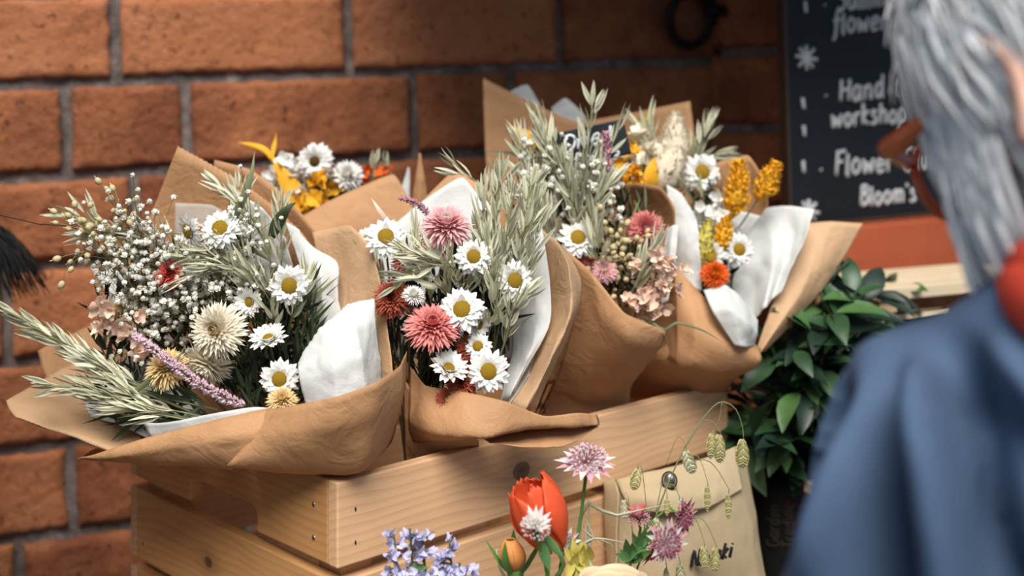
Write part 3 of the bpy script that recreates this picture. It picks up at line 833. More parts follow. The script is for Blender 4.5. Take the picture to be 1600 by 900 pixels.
for q, n in (([(260,480,.93),(210,400,.905),(160,355,.90),(118,336,.90)], 14), ([(280,470,.93),(230,400,.91),(180,365,.905),(150,365,.905)], 12), ([(430,560,.92),(380,440,.89),(330,400,.885),(290,405,.885)], 18), ([(430,540,.92),(400,430,.89),(360,390,.885),(330,392,.885)], 16),
             ([(430,520,.92),(400,440,.885),(350,415,.88),(300,425,.88)], 18), ([(430,500,.93),(420,400,.92),(385,330,.92),(345,290,.925)], 10), ([(440,500,.93),(420,400,.915),(400,350,.915),(370,310,.92)], 12), ([(440,480,.93),(440,400,.91),(440,360,.91),(438,325,.915)], 12),
             ([(450,540,.90),(455,500,.885),(470,470,.88),(480,440,.885)], 14), ([(440,560,.90),(430,520,.885),(425,490,.88),(420,450,.882)], 14), ([(340,500,.92),(310,440,.90),(270,390,.90),(235,372,.90)], 12), ([(330,420,.95),(350,370,.93),(365,340,.93),(375,300,.93)], 10)):
    oat(L, q, n, .018, .004, .5)
blade(L, [(350,370,.915),(375,320,.905),(392,275,.905),(398,236,.91)], .006, M_blade); blade(L, [(345,340,.91),(375,375,.895),(405,395,.89),(425,410,.892)], .008, M_blade, twist=.8)
blade(L, [(425,370,.91),(435,345,.905),(450,325,.90),(463,316,.905)], .009, M_leaf); blade(L, [(200,620,.868),(240,590,.86),(270,570,.86),(290,540,.862)], .004, M_blade)

mb = MB(); mb.tube([P(150,375,.892), P(112,353,.89), P(60,350,.897), P(0,336,.905), P(-30,327,.91)], [.0006, .0005, .0004, .0004, .0003], 5); mb.build('dark_twig', M_leafdark, L)
# ---- middle
Md = bouquet('middle bouquet of pink strawflowers, its brown paper folded over the front board', 640, 800, .98)
T(Md, [[(590,372,.985),(655,318,.99),(722,276,1.0),(765,330,.99),(800,380,.97)], [(600,450,.97),(660,430,.98),(720,400,.985),(780,420,.97),(820,460,.95)], [(620,560,.95),(670,560,.96),(720,560,.97),(770,560,.95),(810,560,.93)]])
K(Md, [[(640,335,1.02),(708,268,1.03),(760,296,1.02),(820,350,1.0),(862,400,.98)], [(650,430,1.01),(720,400,1.01),(780,420,1.0),(830,460,.99),(866,500,.965)], [(660,600,.98),(710,600,.98),(760,600,.97),(810,600,.96),(850,600,.95)]])
T(Md, [[(800,400,.95),(830,370,.95),(846,345,.96)], [(802,480,.94),(836,468,.925),(859,440,.93)], [(798,550,.925),(832,535,.905),(858,510,.91)], [(780,628,.90),(795,618,.89),(806,612,.895)]])
T(Md, [[(840,520,.94),(855,512,.935),(864,525,.93)], [(815,585,.92),(832,575,.91),(842,575,.91)], [(790,632,.895),(803,632,.89),(812,630,.893)]])
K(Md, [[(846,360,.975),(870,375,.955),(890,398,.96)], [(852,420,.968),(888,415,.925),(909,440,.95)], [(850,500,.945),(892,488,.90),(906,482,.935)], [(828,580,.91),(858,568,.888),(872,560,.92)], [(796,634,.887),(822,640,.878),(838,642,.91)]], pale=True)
K(Md, [[(640,572,.91),(662,601,.886),(720,612,.866),(790,627,.858),(850,650,.875),(905,645,.905),(933,648,.935)], [(637,625,.895),(670,645,.868),(730,656,.85),(790,662,.852),(850,665,.872),(905,662,.90),(936,658,.93)],
       [(636,660,.89),(668,676,.866),(720,684,.848),(765,684,.846),(830,672,.870),(895,668,.898),(936,664,.926)], [(645,690,.90),(672,690,.885),(715,690,.875),(760,680,.875),(830,662,.905),(890,655,.93),(930,655,.945)]], nu=44)
K(Md, [[(740,680,.885),(800,666,.90),(860,655,.92),(933,650,.945)], [(760,688,.865),(820,684,.88),(880,676,.905),(936,662,.94)], [(765,691,.855),(820,698,.862),(880,698,.885),(934,668,.93)]])
K(Md, [[(632,590,.915),(650,620,.895),(690,650,.872),(740,672,.866)], [(632,660,.91),(655,680,.89),(700,690,.88),(748,690,.885)], [(634,720,.915),(660,730,.905),(700,725,.91),(748,710,.925)], [(640,790,.93),(665,790,.925),(700,780,.935),(740,770,.95)]])
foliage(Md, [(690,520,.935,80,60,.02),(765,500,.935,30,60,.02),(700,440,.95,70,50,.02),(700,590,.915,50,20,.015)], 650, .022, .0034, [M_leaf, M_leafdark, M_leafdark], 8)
for a in ((740,401,.88,30,(.05,-1,.25)), (803,438,.885,33,(.3,-1,.1)), (722,484,.875,37,(-.05,-1,.35)), (763,580,.868,35,(.05,-1,.15)), (603,371,.915,34,(.1,-1,.5)), (574,377,.955,24,(-.3,-1,.2))): daisy(Md, *a)
daisy(Md, 745, 506, .885, 28, (.7,-.6,-.2), DAISY_CUP[0]); daisy(Md, 747, 541, .878, 22, (-.1,-1,.2)); daisy(Md, 700, 578, .868, 34, (.35,-.55,.75), DAISY_CUP[1])
straw(Md, 'pink', 697, 357, .895, 45, (.05,-.5,.85), 'large pale pink strawflower'); straw(Md, 'salmon', 676, 512, .872, 47, (.05,-.6,.8), 'large salmon pink strawflower', .8)
straw(Md, 'rust', 613, 468, .895, 33, (-.1,-1,.4), 'rust red strawflower'); straw(Md, 'coral', 637, 410, .92, 27, (-.1,-.6,.8)); straw(Md, 'coral', 672, 400, .925, 24, (.1,-.5,.8))
straw(Md, 'rust', 722, 600, .875, 28, (0,-.7,.5)); straw(Md, 'rust', 735, 545, .885, 26, (0,-1,.2)); straw(Md, 'white', 646, 463, .878, 19, (.2,-.5,.8), 'half-closed pale strawflower bud')
straw(Md, 'rust', 700, 625, .872, 22, (0,-.8,.4))
spike(Md, 'statice_spike', [(690,400,.94),(675,345,.925),(655,320,.925),(627,309,.93)], .003, M_mauve, 130, 51, taper=.4, start=.45, label='small mauve statice tip')
spike(Md, 'statice_spike', [(610,540,.93),(602,480,.92),(594,440,.92)], .003, M_mauve, 90, 52, taper=.3, start=.3)
blade(Md, [(612,365,.95),(600,340,.945),(590,325,.945),(580,309,.95)], .004, M_peach, twist=.1, label='thin pink sliver of a leaf')
for q, n in (([(760,560,.92),(770,440,.91),(775,350,.91),(780,285,.92)], 22), ([(770,560,.92),(795,430,.91),(815,350,.91),(830,290,.915)], 24), ([(780,560,.92),(800,460,.90),(815,390,.895),(832,320,.90)], 24), ([(760,560,.92),(755,440,.915),(750,370,.915),(760,310,.92)], 22),
             ([(770,560,.92),(780,430,.90),(790,370,.895),(800,310,.90)], 24), ([(780,560,.91),(815,460,.90),(830,400,.90),(845,350,.905)], 20), ([(760,540,.92),(770,400,.925),(755,300,.93),(715,262,.93)], 8), ([(770,540,.92),(770,400,.92),(770,330,.92),(785,275,.92)], 12),
             ([(720,520,.92),(700,440,.89),(680,405,.885),(640,395,.888)], 18), ([(720,520,.92),(720,440,.89),(700,410,.885),(670,415,.885)], 18), ([(740,520,.92),(760,440,.89),(765,410,.885),(760,380,.888)], 16), ([(730,520,.92),(690,450,.89),(655,430,.885),(630,440,.888)], 14),
             ([(750,560,.91),(770,500,.885),(775,470,.88),(770,430,.88)], 18), ([(770,590,.90),(790,530,.885),(800,490,.88),(815,460,.885)], 14), ([(690,540,.91),(670,460,.90),(655,420,.895),(650,385,.90)], 12), ([(620,560,.93),(600,460,.93),(585,420,.935),(575,395,.94)], 10)):
    oat(Md, q, n, .018, .0042, .5)

# ---- third, behind the middle one
Tb = bouquet('bouquet behind the middle one, tall pale oats and a coral strawflower in dark brown paper', 800, 760, 1.04)
K(Tb, [[(883,388,.985),(925,428,.962),(975,488,.952),(1040,517,.975)], [(904,450,.975),(940,500,.958),(985,532,.952),(1035,540,.982)], [(880,560,.99),(920,575,.985),(965,585,.985),(1005,580,1.0)],
       [(852,638,1.015),(890,638,1.015),(935,632,1.02),(985,605,1.03)], [(850,700,1.03),(890,700,1.03),(940,690,1.04),(985,670,1.05)]])
K(Tb, [[(955,294,1.06),(985,286,1.055),(1030,292,1.05),(1054,325,1.04)], [(958,340,1.07),(1000,335,1.078),(1036,345,1.065),(1055,380,1.04)], [(960,430,1.06),(1000,440,1.065),(1038,440,1.045),(1057,460,1.02)], [(980,560,1.05),(1015,560,1.04),(1040,560,1.03),(1060,570,1.02)]])
K(Tb, [[(866,375,1.01),(880,385,1.01),(925,420,1.03)], [(860,470,1.0),(890,470,1.0),(930,480,1.02)], [(850,600,1.01),(880,600,1.01),(930,590,1.03)]])
T(Tb, [[(842,340,1.0),(850,336,1.0),(870,376,1.0)], [(845,390,1.0),(858,390,.998),(874,400,1.0)], [(850,450,1.0),(862,450,1.0),(876,450,1.0)]])
T(Tb, [[(1041,288,1.07),(1065,303,1.065),(1090,345,1.06)], [(1046,370,1.065),(1072,375,1.055),(1094,400,1.05)], [(1056,450,1.06),(1080,452,1.05),(1097,455,1.05)]])
T(Tb, [[(1044,357,1.035),(1052,352,1.03),(1060,351,1.03)], [(1036,400,1.03),(1046,400,1.022),(1056,400,1.022)], [(1020,470,1.02),(1032,475,1.01),(1044,470,1.01)]])
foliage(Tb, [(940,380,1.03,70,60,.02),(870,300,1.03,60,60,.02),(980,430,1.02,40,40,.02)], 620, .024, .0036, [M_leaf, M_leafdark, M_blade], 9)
daisy(Tb, 903, 373, .99, 33, (0,-1,.5)); straw(Tb, 'coral', 1008, 358, 1.0, 31, (.1,-1,.35), 'round coral pink strawflower'); straw(Tb, 'pink', 944, 424, .985, 22, (-.1,-.8,.5)); straw(Tb, 'coral', 921, 415, .995, 20, (-.2,-.8,.5))
ruffle(Tb, 'peach_bloom', [(1000,520,1.0),(1015,470,.985),(1030,410,.985)], 34, .0085, M_peach, 61, 'tall cluster of peach ruffled blooms', .009); ruffle(Tb, 'peach_bloom', [(990,500,1.0),(995,480,.985),(1000,455,.985)], 12, .008, M_peach, 62, None, .006)
spike(Tb, 'statice_spike', [(940,400,1.02),(938,330,1.01),(948,270,1.0),(945,207,1.0)], .0052, M_mauve, 330, 63, taper=.45, start=.15, label='tall mauve statice spike')
for i, q in enumerate((((970,470),(965,400),(960,345)), ((975,480),(985,410),(985,380)), ((970,480),(950,430),(945,390)), ((980,480),(980,440),(975,420)))):
    sprig(Tb, 'seed_sprig', [(q[0][0],q[0][1],1.01), (q[1][0],q[1][1],.995), (q[2][0],q[2][1],.99)], 26, .009, .0025, (M_bead, M_twig), 'bead', .7, seed=140+i)
for i, q in enumerate((((890,420),(870,340),(850,280)), ((890,420),(890,340),(900,290)), ((900,420),(910,360),(930,310)), ((890,420),(850,330),(830,290)), ((890,420),(880,330),(870,265)), ((910,420),(925,340),(935,285)), ((890,400),(860,300),(845,240)))):
    sprig(Tb, 'gypsophila_sprig', [(q[0][0],q[0][1],1.02), (q[1][0],q[1][1],1.01), (q[2][0],q[2][1],1.0)], 44, .011, .0027, (M_gyp, M_oat_stem), seed=160+i)
for q, n in (([(890,420,1.03),(905,320,1.0),(918,240,.995),(925,165,.998)], 12), ([(880,420,1.03),(870,320,1.01),(860,250,1.01),(850,195,1.015)], 22), ([(890,420,1.03),(890,310,1.0),(862,250,1.0),(850,215,1.0)], 12), ([(880,420,1.03),(850,330,1.01),(830,280,1.01),(815,225,1.015)], 20),
             ([(900,420,1.03),(925,320,1.0),(942,260,.998),(966,205,1.0)], 7), ([(900,420,1.03),(910,310,1.0),(920,275,.995),(930,245,1.0)], 9), ([(880,420,1.03),(860,350,1.0),(845,310,.995),(835,270,1.0)], 20), ([(890,420,1.02),(900,350,.995),(890,300,.99),(880,260,.992)], 22),
             ([(900,420,1.02),(920,360,.995),(930,320,.99),(945,290,.992)], 18), ([(880,430,1.02),(860,370,.99),(850,330,.985),(830,310,.988)], 16), ([(960,500,1.0),(985,460,.985),(1000,425,.98),(1020,390,.982)], 12), ([(940,450,1.0),(935,410,.985),(930,390,.98),(930,360,.982)], 10)):
    oat(Tb, q, n, .021, .0046, .45)
blade(Tb, [(1005,500,.985),(1040,515,.978),(1055,505,.975),(1095,515,.98),(1130,535,.985)], .002, M_blade, 'straw_tie', .1)
blade(Tb, [(1000,500,.985),(1020,505,.977),(1036,520,.975),(1040,535,.98)], .002, M_blade, 'straw_tie', .1)

# ---- right
Rb = bouquet('rightmost bouquet with yellow millet ears, an orange strawflower and wide pale paper', 960, 720, 1.12)
K(Rb, [[(1052,412,1.06),(1085,448,1.05),(1130,498,1.04),(1188,545,1.05)], [(1050,480,1.045),(1085,510,1.02),(1130,540,1.02),(1191,562,1.04)], [(1040,540,1.03),(1080,570,1.02),(1125,585,1.03),(1182,577,1.045)],
       [(1000,565,1.04),(1050,588,1.05),(1105,600,1.055),(1150,592,1.065)], [(980,640,1.12),(1030,650,1.13),(1085,650,1.135),(1130,625,1.13)]], wr=.0016)
K(Rb, [[(960,560,1.10),(1010,540,1.10),(1060,520,1.10)], [(950,600,1.09),(1010,590,1.085),(1070,585,1.085)], [(950,650,1.10),(1010,650,1.11),(1070,640,1.12)]])
T(Rb, [[(1099,453,1.04),(1132,443,1.04),(1160,465,1.045),(1186,500,1.05)], [(1115,490,1.02),(1142,484,1.015),(1166,502,1.02),(1184,522,1.04)], [(1148,540,1.02),(1160,542,1.02),(1170,543,1.03),(1180,541,1.045)]], wr=.0012)
T(Rb, [[(1138,425,1.10),(1165,372,1.10),(1196,324,1.11),(1235,321,1.10),(1272,326,1.09)], [(1148,470,1.09),(1178,430,1.09),(1210,396,1.08),(1235,384,1.09),(1255,372,1.075)], [(1165,520,1.07),(1180,500,1.07),(1195,482,1.06),(1205,470,1.07),(1220,455,1.065)]], wr=.003, ws=24)
T(Rb, [[(1120,330,1.13),(1160,330,1.13),(1200,340,1.12)], [(1120,400,1.12),(1160,400,1.12),(1190,410,1.11)], [(1130,480,1.1),(1160,490,1.1),(1180,500,1.09)]])
K(Rb, [[(1250,350,1.12),(1300,346,1.12),(1349,349,1.13)], [(1224,430,1.09),(1262,436,1.085),(1306,425,1.115)], [(1197,500,1.07),(1220,505,1.06),(1248,495,1.085)], [(1180,548,1.06),(1188,552,1.055),(1198,548,1.065)]], pale=True)
K(Rb, [[(1080,275,1.15),(1130,250,1.15),(1170,243,1.14),(1198,292,1.12)], [(1090,360,1.15),(1130,350,1.15),(1170,350,1.14),(1200,370,1.12)], [(1100,480,1.12),(1130,490,1.12),(1160,500,1.11),(1180,510,1.1)]])
foliage(Rb, [(1120,420,1.08,25,40,.015),(1110,350,1.1,30,50,.015)], 200, .02, .0034, [M_leaf, M_blade, M_leafdark], 10)
straw(Rb, 'orange', 1117, 430, 1.045, 25, (0,-.9,.5), 'orange strawflower with a golden centre'); daisy(Rb, 1154, 390, 1.065, 27, (.15,-1,.1)); daisy(Rb, 1112, 398, 1.06, 24, (-.4,-1,.1))
spike(Rb, 'millet_ear', [(1120,380,1.10),(1135,345,1.09),(1150,305,1.08),(1155,252,1.08)], .0098, M_yellow, 300, 71, taper=0, start=.42, label='fat golden yellow millet ear', stemmat=M_blade, lump=.8)
spike(Rb, 'millet_ear', [(1130,390,1.10),(1165,340,1.09),(1192,298,1.08),(1213,255,1.08)], .0088, M_yellow, 260, 72, taper=0, start=.65, label='golden yellow millet ear on a leaning stalk', stemmat=M_blade, lump=.8)
spike(Rb, 'millet_ear', [(1110,430,1.08),(1120,400,1.07),(1128,370,1.065),(1136,338,1.065)], .0075, M_yellow, 200, 73, taper=0, start=.4, lump=.8)
spike(Rb, 'green_spike', [(1100,430,1.07),(1098,400,1.06),(1102,370,1.06),(1108,345,1.065)], .008, M_limegreen, 200, 74, taper=0, start=.2, lump=.7)
ruffle(Rb, 'white_statice', [(1115,400,1.10),(1115,350,1.09),(1118,310,1.09)], 22, .009, M_petal, 75, None, .010); head(Rb, 'yellow_button', (daisy_meshes(9)[1],), 1111, 403, 1.05, 20, (0,-1,.3), stem=False)
ruffle(Rb, 'white_statice', [(1105,410,1.10),(1100,370,1.09),(1098,345,1.09)], 12, .009, M_petal, 76, None, .007)

# ---- back, with the slate
Bk = bouquet('tall bouquet at the back by the wall, kraft sheet behind bunny tails', 880, 560, 1.19)
K(Bk, [[(755,122,1.2),(830,160,1.22),(900,190,1.23),(980,178,1.22),(1078,158,1.2)], [(757,200,1.2),(830,230,1.22),(910,240,1.23),(990,240,1.22),(1088,240,1.19)], [(765,290,1.19),(840,310,1.2),(920,330,1.21),(1000,320,1.2),(1090,330,1.18)],
       [(820,480,1.17),(860,490,1.18),(920,500,1.18),(980,500,1.17),(1030,480,1.16)]])
T(Bk, [[(798,142,1.235),(824,132,1.235),(842,160,1.235)], [(800,180,1.235),(830,190,1.235),(860,195,1.235)]]); T(Bk, [[(862,168,1.24),(884,153,1.24),(912,178,1.24),(920,196,1.24)], [(865,215,1.24),(888,215,1.24),(910,215,1.24),(922,215,1.24)]])
foliage(Bk, [(1010,270,1.14,60,30,.02),(880,330,1.14,60,40,.02)], 240, .024, .0034, [M_blade, M_leaf], 12)
for pts, rr_ in (([(1030,330,1.13),(1045,290,1.12),(1052,250,1.115),(1057,180,1.12)], .015), ([(1010,330,1.11),(1025,300,1.1),(1040,270,1.095),(1062,235,1.1)], .0165)):
    spike(Bk, 'bunny_tail', pts, rr_, M_fluff, 420, None, hair=.005, taper=0, start=.45)
daisy(Bk, 1096, 269, 1.10, 32, (.15,-1,.1)); ruffle(Bk, 'white_statice', [(1000,310,1.13),(1000,270,1.12),(995,225,1.12)], 26, .012, M_cream, 81, 'fluffy off-white bloom', .013)
ruffle(Bk, 'white_statice', [(975,290,1.12),(972,260,1.115),(970,240,1.115)], 12, .010, M_petal, 82, None, .010)
spike(Bk, 'green_spike', [(990,290,1.15),(995,240,1.14),(1003,205,1.14),(1014,182,1.14)], .0055, M_limegreen, 150, 83, taper=0, start=.55)
ruffle(Bk, 'yarrow_head', [(985,300,1.09),(985,285,1.085),(985,270,1.085)], 16, .008, M_yellow, 84, 'flat yellow yarrow head', .010)
blade(Bk, [(1010,300,1.09),(1014,285,1.085),(1018,265,1.085),(1024,245,1.09)], .014, M_yellow, 'yellow_petal', .2); blade(Bk, [(1020,290,1.09),(1030,284,1.085),(1040,281,1.085),(1052,279,1.09)], .007, M_yellow, 'yellow_petal', .2)
blade(Bk, [(835,235,1.13),(825,222,1.125),(812,212,1.125),(797,197,1.13)], .017, M_yellow, 'yellow_petal', .2)
spike(Bk, 'pale_spike', [(830,320,1.13),(822,270,1.12),(818,240,1.12),(817,215,1.12)], .006, M_fluff, 150, 85, taper=0, start=.4, hair=.005)
for q, n in (([(1060,330,1.13),(1080,270,1.12),(1095,230,1.115),(1106,200,1.12)], 10), ([(1040,330,1.13),(1070,280,1.12),(1090,250,1.115),(1120,240,1.115)], 10), ([(1010,330,1.12),(1010,270,1.11),(1015,230,1.11),(1010,205,1.11)], 8)):
    oat(Bk, q, n, .022, .0044, .5)

# ---- back left, behind the left pair
Kb = bouquet('bouquet behind the left two, yellow leaf and one daisy above a plain kraft sheet', 600, 620, 1.10)
K(Kb, [[(470,338,1.07),(510,316,1.075),(560,293,1.085),(615,272,1.09),(640,312,1.085)], [(478,370,1.06),(520,360,1.065),(570,350,1.075),(620,345,1.08),(648,360,1.075)], [(500,440,1.05),(540,450,1.06),(580,450,1.07),(620,450,1.07),(650,440,1.06)], [(560,600,1.07),(580,600,1.08),(600,600,1.085),(620,600,1.09),(640,600,1.09)]])
K(Kb, [[(655,238,1.14),(658,242,1.14),(662,270,1.14)], [(645,310,1.14),(655,315,1.135),(668,318,1.14)], [(630,420,1.13),(645,420,1.13),(660,420,1.13)]]); T(Kb, [[(637,262,1.15),(639,262,1.15),(640,270,1.15)], [(625,305,1.15),(633,310,1.15),(640,315,1.15)], [(615,400,1.14),(630,400,1.14),(640,400,1.14)]])
foliage(Kb, [(520,310,1.12,50,20,.015)], 140, .02, .004, [M_blade, M_leaf], 13)
head(Kb, 'white_daisy', DAISY_BROWN, 492, 252, 1.10, 31, (0,-1,.05)); straw(Kb, 'white', 543, 276, 1.11, 27, (.1,-.7,.6)); ruffle(Kb, 'orange_bloom', [(500,330,1.12),(500,305,1.10),(502,292,1.10)], 14, .011, M_yellow, 91, 'dried golden orange bloom', .008)
blade(Kb, [(488,355,1.11),(474,325,1.10),(455,295,1.10),(438,268,1.10),(425,243,1.105)], .019, M_yellow, 'yellow_leaf', .2, 'long pointed golden yellow leaf'); blade(Kb, [(430,255,1.105),(415,235,1.108),(395,227,1.11),(370,222,1.115)], .005, M_yellow, 'yellow_leaf', .1); blade(Kb, [(425,250,1.105),(427,235,1.107),(430,220,1.11),(432,207,1.11)], .004, M_yellow, 'yellow_leaf', .1)
ruffle(Kb, 'white_statice', [(450,330,1.12),(448,300,1.115),(446,278,1.115)], 16, .012, M_petal, 92, None, .009)
for k, (x, y) in enumerate(((425,255),(437,245),(455,240),(465,250))): blade(Kb, [(450,300,1.115),((x+450)/2,(y+295)/2,1.112),(x,y,1.112)], .003, M_petal, 'white_plume', .1)
ruffle(Kb, 'orange_bloom', [(590,300,1.12),(585,285,1.115),(580,272,1.115)], 8, .008, M_orange, 93, None, .007)
for q in ([(570,320,1.12),(580,290,1.115),(583,262,1.115)], [(595,320,1.12),(600,290,1.115),(603,265,1.115)]): oat(Kb, q, 3, .016, .005, .3)
# ------------------------------------------------------------------ chalk lettering (single-stroke hand)
G = {
 'S': (.75, [[(.68,1.35),(.45,1.55),(.15,1.35),(.2,1.0),(.55,.75),(.62,.35),(.35,.0),(.02,.2)]]),
 'F': (.75, [[(.12,0),(.18,1.5)], [(.05,1.5),(.75,1.55)], [(.16,.85),(.6,.9)]]),
 'H': (.95, [[(.1,0),(.12,1.5)], [(.8,0),(.82,1.5)], [(.1,.75),(.8,.8)]]),
 'C': (.8, [[(.7,1.3),(.45,1.52),(.12,1.2),(.05,.6),(.25,.08),(.5,.02),(.72,.25)]]),
 'B': (.8, [[(.1,0),(.15,1.5)], [(.12,1.5),(.5,1.5),(.62,1.2),(.4,.85),(.15,.8)], [(.15,.8),(.55,.8),(.72,.4),(.5,.05),(.1,0)]]),
 'D': (.95, [[(.12,.02),(.16,1.5)], [(.02,1.45),(.45,1.5),(.85,1.1),(.82,.5),(.5,.05),(.1,0)]]),
 'N': (.9, [[(.1,0),(.1,1.5),(.75,0),(.75,1.5)]]),
 'u': (.8, [[(.1,1),(.1,.35),(.3,.02),(.55,.25),(.62,1)], [(.62,1),(.64,.0)]]),
 'm': (1.15, [[(.1,0),(.1,1)], [(.1,.7),(.3,1),(.48,.8),(.5,0)], [(.5,.7),(.72,1),(.92,.8),(.95,0)]]),
 'e': (.75, [[(.08,.5),(.6,.58),(.5,.95),(.2,.9),(.06,.45),(.25,.03),(.6,.18)]]),
 'r': (.6, [[(.1,0),(.1,1)], [(.1,.65),(.28,.95),(.52,.95)]]),
 'f': (.6, [[(.6,1.4),(.42,1.55),(.28,1.3),(.26,.5),(.2,-.3),(.02,-.42)], [(.02,.85),(.55,.9)]]),
 'l': (.35, [[(.12,1.5),(.12,.1),(.26,0)]]),
 'o': (.78, [[(.35,1),(.1,.7),(.1,.25),(.35,0),(.62,.3),(.6,.75),(.35,1)]]),
 'w': (1.05, [[(.05,1),(.2,.02),(.46,.75),(.7,.02),(.92,1)]]),
 'a': (.8, [[(.6,.85),(.35,1),(.1,.6),(.18,.1),(.4,.05),(.6,.45)], [(.6,1),(.62,.2),(.74,0)]]),
 'n': (.8, [[(.1,0),(.1,1)], [(.1,.65),(.38,1),(.6,.75),(.62,0)]]),
 'd': (.82, [[(.6,.8),(.35,1),(.1,.6),(.18,.1),(.4,.05),(.6,.4)], [(.62,1.55),(.62,.1),(.74,0)]]),
 't': (.6, [[(.28,1.4),(.26,.2),(.5,.02)], [(.04,.98),(.55,1.0)]]),
 'i': (.35, [[(.14,1),(.14,0)], [(.14,1.32),(.15,1.38)]]),
 'k': (.7, [[(.1,1.5),(.1,0)], [(.55,.95),(.12,.45),(.6,0)]]),
 's': (.65, [[(.52,.9),(.25,1),(.1,.75),(.45,.45),(.45,.12),(.2,0),(.02,.12)]]),
 'h': (.8, [[(.1,1.55),(.1,0)], [(.1,.65),(.38,1),(.6,.75),(.62,0)]]),
 'p': (.8, [[(.1,1),(.08,-.5)], [(.1,.8),(.4,1),(.64,.6),(.5,.1),(.25,.02),(.1,.2)]]),
 'b': (.8, [[(.1,1.55),(.1,0)], [(.1,.75),(.4,1),(.64,.6),(.5,.1),(.25,.0),(.1,.2)]]),
 'c': (.68, [[(.55,.85),(.32,1),(.08,.6),(.18,.1),(.4,.0),(.6,.15)]]),
 'g': (.8, [[(.6,.85),(.35,1),(.1,.6),(.18,.1),(.4,.05),(.6,.45)], [(.6,1),(.6,-.25),(.35,-.5),(.08,-.35)]]),
 'G': (.95, [[(.75,1.3),(.45,1.52),(.12,1.2),(.05,.6),(.25,.08),(.55,.02),(.8,.3),(.8,.7),(.5,.7)]]),
 'T': (.8, [[(.0,1.5),(.8,1.5)], [(.4,1.5),(.4,0)]]),
 '@': (1.3, [[(.75,.85),(.45,.95),(.35,.5),(.5,.2),(.75,.4),(.8,.9),(.82,.35),(1.05,.3),(1.1,.8),(.75,1.35),(.3,1.2),(.05,.6),(.3,-.1),(.85,-.15)]]),
 "'": (.3, [[(.1,1.5),(.06,1.2)]]), ' ': (.55, []), '.': (.5, [[(.15,.5),(.2,.45)]]),
}
def strokes(text, seed=0):
    rr = random.Random(seed); x = 0; out = []
    for ch in text:
        w, ss = G[ch]
        dy = rr.uniform(-.06, .06); sc = rr.uniform(.95, 1.06)
        for s in ss: out.append([(x+a*sc, b*sc+dy) for a, b in s])
        x += w*sc+.12
    return out

def ray_plane(px, py, p0, n):
    o = V((0, 0, CH)); d = P(px, py, 1.0)-o
    return o+d*((p0-o).dot(n)/d.dot(n))

def letter(name, parent, mat, lines, p0, n, rad):
    """lines: (text, baseline start px, baseline end direction px per unit, x-height px, shear); drawn as chalk strokes on the plane"""
    mb = MB()
    for k, (ss, ox, oy, ux, uy, vx, vy) in enumerate(lines):
        for s in ss:
            pts = [ray_plane(ox+a*ux+b*vx, oy+a*uy+b*vy, p0, n)+n*(rad*.3) for a, b in s]
            m = max(4, len(pts)*4); w = cr(pts, m) if len(pts) > 2 else [pts[0].lerp(pts[1], i/3) for i in range(4)]
            mb.tube(w, [rad*(0.85+.3*abs(nz(p, 300, k))) for p in w], 6)
    return mb.build(name, mat, parent)

# ------------------------------------------------------------------ chalkboard on its ledge
M_slate = plain('chalkboard slate', (17, 23, 29), 0.65, 0.3, 9, bmp=0.1, bscale=60)
M_chalk = plain('white chalk', (205, 205, 205), 0.95, 0.12, 300)
M_frame = plain('dark stained frame wood', (70, 52, 40), 0.6, 0.25, 40)
M_terra = plain('terracotta sill', (170, 82, 50), 0.75, 0.15, 14, bmp=0.3, bscale=80)
BO = P(1234, 356, 1.335); BU = V((math.cos(math.radians(24)), math.sin(math.radians(24)), .035)).normalized()
BN = V((BU.y, -BU.x, 0)).normalized(); BV = BU.cross(BN); BV = BV if BV.z > 0 else -BV
BN = BU.cross(BV); BN = BN if BN.y < 0 else -BN
cb = thing('chalkboard', 'big chalkboard of handwritten workshop notes standing on the terracotta ledge', 'chalkboard', BO)
def slab(name, mat, o, u, v, n, w, h, t, parent=None, bev=.0008):
    mb = MB(); c = [o, o+u*w, o+u*w+v*h, o+v*h]
    mb.add(c+[q-n*t for q in c], [(0,1,2,3),(7,6,5,4),(0,4,5,1),(1,5,6,2),(2,6,7,3),(3,7,4,0)])
    ob = mb.build(name, mat, parent, origin=(None if parent else o), smooth=False)
    bm = bmesh.new(); bm.from_mesh(ob.data); bmesh.ops.recalc_face_normals(bm, faces=bm.faces); bm.to_mesh(ob.data); bm.free()
    if bev: bevel(ob, bev)
    return ob
slab('board_panel', M_slate, BO+BU*.003+BV*.003, BU, BV, BN, .394, .494, .010, cb)
for o_, w_, h_ in ((BO, .003, .5), (BO+BU*.397, .003, .5), (BO, .4, .003), (BO+BV*.497, .4, .003)):
    slab('frame_strip', M_frame, o_+BN*.001, BU, BV, BN, w_, h_, .014, cb, .0003)
def tl(text, x, y, xh, sl=-.075, sx=.82, seed=0): return (strokes(text, seed), x, y, xh*sx, xh*sx*sl, xh*.04, -xh)
for ln_ in ([tl('. Summer', 1284, 18, 22, seed=1), tl('flower c', 1300, 53, 22, seed=2)], [tl('. Hand tied', 1286, 160, 23, seed=3), tl('workshop @', 1298, 199, 21, seed=4)], [tl('. Flower Club', 1278, 277, 23, seed=5), tl("Bloom's", 1343, 321, 19, seed=6)]):
    letter('chalk_writing', cb, M_chalk, ln_, BO, BN, .0021)
def star(x, y, r): return [[(x+r*math.cos(a), y+r*1.15*math.sin(a)), (x-r*math.cos(a), y-r*1.15*math.sin(a))] for a in (.15, .9, 1.55, 2.35)]
marks = [[(1257, 2), (1258, 19)], [(1253, 153), (1255, 170)], [(1255, 196), (1256, 213)], [(1254, 251), (1255, 270)]]+star(1259, 90, 17)+star(1263, 330, 16)
